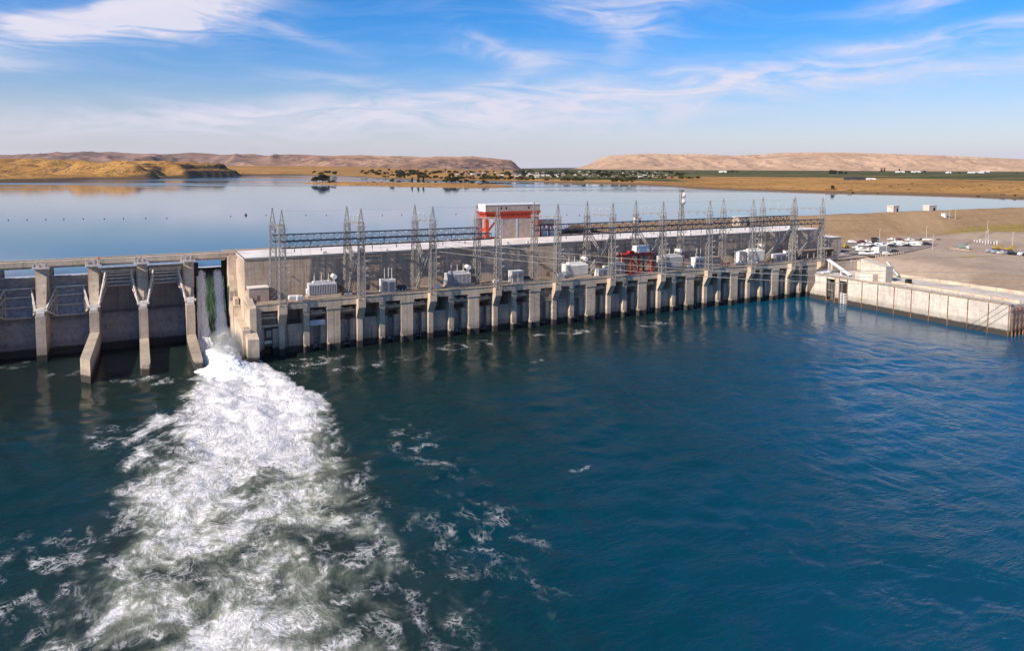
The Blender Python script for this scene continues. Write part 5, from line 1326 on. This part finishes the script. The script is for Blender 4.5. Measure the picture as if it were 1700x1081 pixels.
def far_land():
    ys = np.concatenate([np.arange(500, 3200, 11.0), np.arange(3200, 5200, 36.0), np.linspace(5200, 15000, 36)])
    xs = np.concatenate([np.linspace(-9000, -2300, 34)[:-1], np.arange(-2300, 1900, 11.0), np.linspace(1900, 9000, 34)])
    Xg, Yg = np.meshgrid(xs, ys); d = lake_dist(Xg, Yg); Z = far_h(Xg, Yg, d)
    kv = d > -26; k = kv[:-1, :-1] & kv[1:, 1:] & kv[1:, :-1] & kv[:-1, 1:]
    edge = 560+420*sstep(300, 1100, Xg)
    green = sstep(-80, 120, Xg)*sstep(0, 90, d-np.where(Xg > 420, edge*.95, 105)) + .62*sstep(-700, -300, Xg)*sstep(-80, -420, Xg)*0
    me = grid_mesh('far_plain', np.stack([Xg, Yg, Z], -1), LAND, {'inland': d/1000, 'green': np.clip(green, 0, 1)}, True, k)
    tag(put('far_plain', me), 'golden dry far banks with dark green orchard strips', 'land', kind='structure')
far_land()
def island():
    out = [(-467.4, 1595.2), (-407.2, 1520.4), (-337.5, 1440.6), (-266.0, 1425.6), (-189.7, 1376.4), (-100.2, 1352.8), (-20.3, 1349.6), (6.1, 1389.6), (-10.3, 1500.7), (-68.1, 1600.5), (-153.3, 1641.8), (-279.1, 1666.2), (-352.2, 1682.3), (-421.1, 1690.3), (-453.5, 1660.8)]
    global LAKE
    keep = LAKE; LAKE = out
    Xg, Yg = np.meshgrid(np.arange(-500, 40, 4.0), np.arange(1320, 1730, 4.0)); d = -lake_dist(Xg, Yg); LAKE = keep
    d = d + (fbm(Xg*.02, Yg*.02, 3, 5)-.5)*12
    Z = 26.3 + np.clip(d*.2, -2, 1.2) + 1.6*sstep(5, 45, d) + (fbm(Xg*.04, Yg*.04, 3, 8)-.5)*1.2*sstep(5, 30, d)
    kv = d > -6; k = kv[:-1, :-1] & kv[1:, 1:] & kv[1:, :-1] & kv[:-1, 1:]
    tag(put('island', grid_mesh('island', np.stack([Xg, Yg, Z], -1), LAND, {'inland': np.clip(d, 0, 99)/1000+.012, 'green': 0*d}, True, k)), 'low golden island in the reservoir', 'island', kind='structure')
island()
# ------------------------------------------------------------------ hills on the horizon
def hill_mat(name, lo, hi, dark):
    m, nt, b = new_mat(name)
    p = pos(nt); n1 = noise(nt, p, 0.0011, 6, 0.6); n2 = noise(nt, p, 0.006, 6, 0.66)
    nz = sep(nt, X(nt, nt.nodes.new('ShaderNodeNewGeometry').outputs['Normal']))[2]
    c = mix(nt, (n1*.5+n2*.5).smooth(.38, .62), lo, hi)
    n3 = noise(nt, p, 0.022, 5, 0.7)
    c = mix(nt, (n2*.55+n3*.45).smooth(.50, .58)*.75, c, dark)
    if 'left' in name: c = mix(nt, sep(nt, p)[0].smooth(-1500.0, -250.0)*(n3*.6+n2*.4).smooth(.45, .53)*sep(nt, p)[2].smooth(165.0, 90.0)*.9, c, (.065, .052, .062))  # shadow of the end cliff painted as dark patches low on the slope
    if 'left' in name: c = mix(nt, sep(nt, p)[0].smooth(-1400.0, -3600.0)*.55, c, (.17, .115, .115))
    c = mix(nt, nz.smooth(.90, .74)*.8, c, dark)
    _in(nt, b.inputs['Base Color'], c); b.inputs['Roughness'].default_value = 1.0; b.inputs['Specular IOR Level'].default_value = 0.0
    nt.links.new(bump(nt, n2, .6, 30.0).k, b.inputs['Normal'])
    return m
def hills(name, pts, D, front, back, mat, seed, label, rav=.46, step=26.0):
    xs = np.arange(pts[0][0], pts[-1][0], step); t = np.concatenate([np.linspace(-1, 0, 64)[:-1], np.linspace(0, 1, 14)])
    zr = np.interp(xs, [a for a, b in pts], [b for a, b in pts]); base = 24.0
    Xg, Tg = np.meshgrid(xs, t)
    wx = Xg + 520*(fbm(Xg*.0009, Tg*2.0, 3, seed+7)-.5)
    Y = D + np.where(Tg < 0, Tg*front, Tg*back)
    rv = ridged(wx*.0021, Tg*front*.0008+seed, 5, seed); rv2 = fbm(Xg*.006, Y*.004, 4, seed+20)
    s = np.abs(Tg); prof = np.where(Tg < 0, (1-s)**1.15*(.86+.3*np.sin(np.pi*s)), 1-s)
    amp = np.sin(np.pi*np.clip(s, 0, 1))**.8
    Z = base + (zr[None]-base)*np.clip(prof + amp*((rv-.62)*rav*1.8 + (rv2-.5)*.16)*(Tg < 0), 0, .99+.01*(Tg == 0))
    Xp = Xg*(Y/D)**.35
    me = grid_mesh(name, np.stack([Xp, Y, Z], -1), mat, None, True)
    tag(put(name, me), label, 'hills', kind='structure')
RL = [(-8364, 169), (-7309, 196), (-6405, 189), (-5953, 184), (-5651, 197), (-5350, 210), (-5011, 234), (-4785, 216), (-4521, 202), (-4257, 207), (-3994, 227), (-3805, 217), (-3617, 199), (-3428, 207), (-3240, 214), (-3089, 194), (-2976, 191), (-2788, 210), (-2600, 209), (-2411, 197), (-2185, 197), (-1884, 207), (-1582, 194), (-1356, 198), (-1130, 184), (-904, 193), (-678, 190), (-490, 199), (-377, 184), (-264, 177), (-113, 159), (-30, 156), (0, 150), (10, 128), (40, 112), (60, 84), (100, 50), (150, 26), (260, 20)]
RR = [(720, 20), (963, 37), (1078, 66), (1204, 110), (1348, 178), (1444, 227), (1521, 251), (1656, 261), (1829, 267), (2022, 282), (2263, 288), (2600, 280), (2888, 287), (3177, 280), (3514, 263), (3755, 276), (3967, 282), (4188, 307), (4525, 318), (5296, 322), (5681, 314), (6258, 298), (6836, 281), (7414, 260), (7991, 234), (8762, 204), (10110, 181), (11554, 159)]
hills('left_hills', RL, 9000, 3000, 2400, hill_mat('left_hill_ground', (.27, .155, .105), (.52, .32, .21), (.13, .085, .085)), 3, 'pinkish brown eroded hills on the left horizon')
hills('right_hills', RR, 11500, 3200, 3000, hill_mat('right_hill_ground', (.43, .275, .175), (.60, .40, .265), (.29, .18, .13)), 41, 'smooth pinkish tan hills on the right horizon', .30)
hills('distant_ridge', [(-6000, 24), (-134, 30), (402, 40), (1072, 58), (2009, 70), (3349, 60), (6000, 30)], 16500, 1500, 1500, hill_mat('distant_ground', (.16, .14, .16), (.22, .19, .20), (.12, .11, .13)), 60, 'low hazy ridge in the gap between the hills', .1, 80.0)

# ------------------------------------------------------------------ trees, houses, buoys
def leaf_mat(name, a, c):
    m, nt, b = new_mat(name); p = pos(nt)
    _in(nt, b.inputs['Base Color'], mix(nt, noise(nt, p, .35, 4, .65).smooth(.35, .65), a, c)); b.inputs['Roughness'].default_value = .9; b.inputs['Specular IOR Level'].default_value = .1
    return m
LEAF = [leaf_mat('dark_foliage', (.012, .018, .007), (.045, .050, .016)), leaf_mat('olive_foliage', (.025, .026, .008), (.075, .068, .02)), leaf_mat('autumn_foliage', (.05, .03, .01), (.12, .065, .02))]
BARK = simple('bark', (.09, .06, .045), .9)
def crown_mesh(seed, shape, n):
    """unit-height crown: leaf clumps scattered through several lobes"""
    rg = random.Random(seed); b = MB(); lobes = []
    if shape == 'round':
        for i in range(7): lobes.append((Vector((rg.uniform(-.30, .30), rg.uniform(-.30, .30), rg.uniform(.36, .80))), rg.uniform(.15, .25)))
    elif shape == 'tall':
        for i in range(7): lobes.append((Vector((rg.uniform(-.06, .06), rg.uniform(-.06, .06), .22+.11*i)), .15-.012*i))
    else:
        for i in range(8): lobes.append((Vector((rg.uniform(-.62, .62), rg.uniform(-.4, .4), rg.uniform(.22, .62))), rg.uniform(.18, .30)))
    for i in range(n):
        c, r = lobes[i % len(lobes)]
        d = Vector((rg.gauss(0, 1), rg.gauss(0, 1), rg.gauss(0, 1))).normalized()*r*(rg.random()**.4)*1.12
        p = c+d; s = rg.uniform(.030, .075)
        nrm = (d.normalized()+Vector((rg.uniform(-.6, .6), rg.uniform(-.6, .6), rg.uniform(-.3, .8)))).normalized()
        e = nrm.orthogonal().normalized(); f = nrm.cross(e); a = rg.uniform(0, 6.28); e, f = e*math.cos(a)+f*math.sin(a), f*math.cos(a)-e*math.sin(a)
        b.add([p-e*s-f*s*.5, p+e*s*.7-f*s*.8, p+e*s+f*s*.6, p-e*s*.5+f*s], [(0, 1, 2, 3)])
    return b
def trunk_mesh(seed, shape):
    rg = random.Random(seed); b = MB()
    if shape == 'tall': b.tube((0, 0, -.03), (0, 0, .8), .028, 6, .01)
    else:
        for i in range(1):
            x = 0
            b.tube((x, 0, -.03), (x+.02, 0, .3), .034, 6, .022)
            for j in range(4): b.tube((x+.02, 0, .26+.03*j), (x+rg.uniform(-.22, .22), rg.uniform(-.2, .2), rg.uniform(.48, .7)), .018, 5, .006)
    return b
PROTO = []
for i, (shp, n, mt) in enumerate((('round', 420, 0), ('round', 420, 1), ('tall', 320, 0), ('bush', 460, 1), ('bush', 460, 0), ('round', 380, 2))):
    PROTO.append((crown_mesh(20+i, shp, n).mesh('crown', LEAF[mt]), trunk_mesh(40+i, shp).mesh('trunk', BARK)))
def tree(x, y, z, h, kind, rz, label, group, wide=1.0, name='tree', cat='tree'):
    r = bpy.data.objects.new(name, None); COL.objects.link(r); r.location = (x, y, z); r.rotation_euler = (0, 0, rz); r.scale = (h*wide, h*wide, h)
    tag(r, label, cat, group)
    put('crown', PROTO[kind][0], r); put('trunk', PROTO[kind][1], r)
rg = random.Random(77)
IS = [(-438.9,1598.4,9,0),(-432.6,1599.8,13,0),(-418.7,1602.9,19,0),(-411.1,1604.5,17,1),(-389.2,1549.4,9,3),(-381.8,1550.9,4,3),(-311.5,1559.0,3,3),(-302.3,1574.7,4,3),(-290.0,1600.9,3,3),(-261.9,1569.5,9,0),(-248.4,1580.6,5,0),
      (-219.1,1576.9,13,2),(-205.5,1575.8,15,2),(-192.4,1560.8,14,2),(-183.3,1575.8,4,3),(-166.9,1572.6,5,0),(-142.9,1568.4,15,1),(-131.0,1560.9,12,0),(-122.6,1562.9,14,0),(-112.3,1565.7,7,0),(-99.4,1570,9,0),(-87.1,1567,8,3),(-64.1,1450.8,4,3),(-60,1520,9,0),(-52,1490,6,1),(-38,1505,5,3),(-25.6,1520.8,4,3),(-10,1485,3,3)]
SZ = {0: 'round dark', 1: 'olive round', 2: 'tall narrow', 3: 'low bushy', 4: 'dark bushy', 5: 'rusty'}
# island trees follow the bearings seen from the dam, kept on the island itself
for i, (x, y, h, k) in enumerate(IS):
    y = min(y, 1590 if x < -90 else 1560)
    tree(x, y, 28.6, h*1.05, k, rg.uniform(0, 6.28), '%s tree on the golden island, %s from its left tip' % (SZ[k], ORD[i] if i < 20 else 'number %d' % (i+1)), 'trees on the island', 1.5 if k != 2 else 1.1)
SH = [(-411.2,2330),(-355.7,2235),(-349.5,2230),(-332.3,2200),(-279.9,2160),(-271.7,2150),(-254.5,2133.2),(-243.2,2120),(-235.1,2138.6),(-205.3,2070),(-186.6,2070),(-174.8,2070),(-167.8,2070),(-162.9,2070),(-150,2060),(-136.9,2055),(-121.0,2040),(-110.6,2053.9),(-84.9,2030),(-74.4,2020),(-65.0,2015),(-56.5,2005),(-47.8,2000),(-38.2,1990),(-21.4,1980),(-9.1,1960),(-3.3,1960),(14.5,1945),(26.4,1940),(39.4,1925),(54.4,1915),(88.8,1895),(94.4,1890),(129.9,1870),(139.6,1862),(146.1,1850),(158.4,1848),(170.3,1840),(180.4,1828.8),(246.6,1750),(251.9,1738.1),(266.4,1740),(281.1,1744.4),(291,1725),(528.7,1180)]
for i, (x, y) in enumerate(SH):
    k = rg.choice([0, 1, 4, 3, 5, 1]); last = i == len(SH)-1
    if last: tree(x, y+8, 28.3, 9, 0, 1.0, 'single dark bush on the right golden shore', 'trees along the far shore', 1.0)
    else: tree(x, y+14, 28.2, rg.uniform(7, 13), k, rg.uniform(0, 6.28), 'small dark tree along the far golden shoreline before the town', 'trees along the far shore', 1.6)
def gz(x, y): return float(far_h(np.array([[float(x)]]), np.array([[float(y)]]), lake_dist(np.array([[float(x)]]), np.array([[float(y)]])))[0, 0])
# town: pale houses among trees
HM = []
for i, (wc, rc) in enumerate((((.50, .44, .38), (.22, .18, .16)), ((.66, .62, .58), (.46, .43, .41)), ((.38, .31, .25), (.18, .12, .10)))):
    b = MB(); b.box(-5.5, 5.5, -4, 4, -1, 2.6); b.cur = 1; b.prism_u([(-4.6, 2.5), (0, 5.2), (4.6, 2.5)], -6, 6); b.cur = 0; b.box(2, 5.51, -5.6, -3.9, -1, 2.3)
    HM.append(b.mesh('house', [simple('house_wall_%d' % i, wc, .8, var=.04), simple('house_roof_%d' % i, rc, .8, var=.06)]))
for i in range(120):
    px = rg.uniform(-.085, .215); Y = rg.choice([rg.uniform(2150, 2900), rg.uniform(2300, 4200)]); x = px*Y
    if lake_dist(np.array([[x]]), np.array([[Y]]))[0, 0] < 115: continue
    o = put('house', HM[rg.randrange(3)], None, (x, Y, gz(x, Y)), rg.uniform(-.6, .6)); tag(o, 'small pale pitched roof house in the far shore town', 'house', 'houses in the far town')
for i in range(230):
    px = rg.uniform(-.20, .24) if i < 190 else rg.uniform(-.28, -.09); Y = rg.uniform(2150, 4300) if i < 190 else rg.uniform(2500, 3300); x = px*Y
    if lake_dist(np.array([[x]]), np.array([[Y]]))[0, 0] < 70: continue
    tree(x, Y, gz(x, Y)-.3, rg.uniform(7, 15), rg.choice([0, 1, 4, 0, 4]), rg.uniform(0, 6.28), 'dark tree among the houses of the far shore town', 'trees in the far town', 1.5)
for i in range(70):
    px = rg.uniform(.08, .26); Y = rg.uniform(1, 1)*rg.choice([1980, 2010, 2600, 3300])+rg.uniform(-30, 30); x = px*Y
    if lake_dist(np.array([[x]]), np.array([[Y]]))[0, 0] < 110: continue
    tree(x, Y, gz(x, Y)-.3, rg.uniform(5, 9), rg.choice([4, 3, 1]), rg.uniform(0, 6.28), 'low tree in the hedge lines beyond the golden right shore', 'hedge trees on the right plain', 1.5)
for (px, Y, h, k, w) in ((.4425, 3300, 26, 4, .8), (.447, 3320, 24, 4, .9), (.455, 3300, 20, 4, 1.1), (.462, 3320, 14, 4, 1.1), (.512, 5200, 34, 2, 1.2), (.516, 5200, 34, 2, 1.2), (.537, 5200, 28, 2, 1.2), (.545, 5250, 17, 4, 1.2), (.550, 5250, 16, 4, 1.2), (.556, 5250, 18, 4, 1.2), (.566, 5300, 15, 4, 1.2), (.572, 5300, 18, 4, 1.2),
                         (.300, 4300, 13, 4, 1.3), (.306, 4300, 15, 4, 1.2), (.312, 4300, 12, 4, 1.3), (.62, 4200, 10, 4, 1.4), (.70, 4300, 9, 3, 1.4)):
    x = px*Y; tree(x, Y, gz(x, Y)-.3, h, k, rg.uniform(0, 6.28), 'tall dark windbreak tree standing in the green fields at right', 'windbreak trees on the right plain', w)
def barn(x, y, L, w, h, lab, wm, rm, rz=0.0, cat='barn'):
    r = empty('barn', (x, y, gz(x, y)), rz); tag(r, lab, cat)
    b = MB(); b.box(-L/2, L/2, -w/2, w/2, -1, h); b.build('wall', M[wm], r)
    b = MB(); b.prism_u([(-w/2-.5, h), (0, h+w*.2), (w/2+.5, h)], -L/2-.5, L/2+.5); b.build('roof', M[rm], r)
    b = MB(); b.box(-L*.1, L*.1, -w/2-.1, -w/2-.003, 0, h*.7); b.build('door', M['black'], r)
barn(903, 1880, 34, 12, 5, 'long dark barn on the golden right bank', 'steel_dark', 'steel_dark'); barn(870, 1870, 16, 10, 4, 'short dark barn left of the long one on the right bank', 'steel_dark', 'steel_dark'); barn(946, 1905, 26, 14, 1.5, 'white low tent right of the dark barns on the right bank', 'white', 'white', cat='tent')
barn(569, 1075, 13, 6, 2.6, 'dark boathouse at the right shoreline', 'black', 'steel_dark')
for (px, Y, L, lab) in ((.292, 4100, 40, 'white packing shed in the fields left of the windbreak'), (.538, 5000, 60, 'long white shed below the poplars on the right plain'), (.560, 5100, 60, 'white shed right of the poplars on the right plain'), (.643, 4600, 95, 'long white greenhouse far right in the fields'), (.655, 6200, 80, 'farthest white greenhouse near the right hills'), (.605, 4500, 26, 'small white shed in the far right orchard')):
    barn(px*Y, Y, L, 18, 7, lab, 'white', 'white')
# low dark brush along the right golden bank
for i in range(60):
    t = rg.random(); a, c = Vector((500, 1171)), Vector((720, 905)); q = a.lerp(c, t); n = Vector((.75, .66)); q = q + n*rg.choice([rg.uniform(6, 30), rg.uniform(20, 420)])
    tree(q.x, q.y, gz(q.x, q.y)-.2, rg.uniform(1.2, 2.6), 3, rg.uniform(0, 6.28), 'low olive shrub on the golden right bank', 'shrubs on the right bank', 1.7, 'shrub', 'shrub')
# buoy line
bu = MB(); bu.lathe([(.05, -.4), (.75, -.3), (.85, .15), (.7, .75), (.3, 1.05), (.12, 1.1), (.10, 1.7)], (0, 0, 0), 12); BU = bu.mesh('buoy', simple('buoy_paint', (.10, .05, .05), .5)); 
for i, (x, y) in enumerate([(-347.6,495.1),(-337.1,498.7),(-326.4,502.3),(-316.0,505.9),(-304.6,509.6),(-290.2,510.6),(-278.5,514.3),(-264.6,518.3),(-249.8,519.3),(-213.3,544.3),(-205.9,555.1),(-190.6,556.2),(-160.4,558.4),(-144.7,559.5),(-101.6,562.6),(-87.2,567.1),(-45.4,581.2),(44.3,580.3),(53.9,573.7)]):
    o = put('buoy', BU, None, (x, y, 26.3)); tag(o, 'small dark buoy in the reservoir line, %s from the left' % ORD[i], 'buoy', 'buoys across the reservoir')
    o.scale = (1.2,)*3 if i == 10 else (.5,)*3

# thin autumn haze filling the valley air
hm = bpy.data.materials.new('haze'); hm.use_nodes = True; ht = hm.node_tree; ht.nodes.remove(ht.nodes['Principled BSDF'])
hv = ht.nodes.new('ShaderNodeVolumePrincipled'); ht.links.new(hv.outputs[0], ht.nodes['Material Output'].inputs['Volume'])
hv.inputs['Color'].default_value = (.93, .93, .97, 1); hv.inputs['Density'].default_value = 1.3e-5; hv.inputs['Anisotropy'].default_value = .3
o = MB().box(-14000, 14000, -700, 21000, -5, 420).build('haze', hm); tag(o, 'thin pale haze over the whole valley', 'haze', kind='stuff')
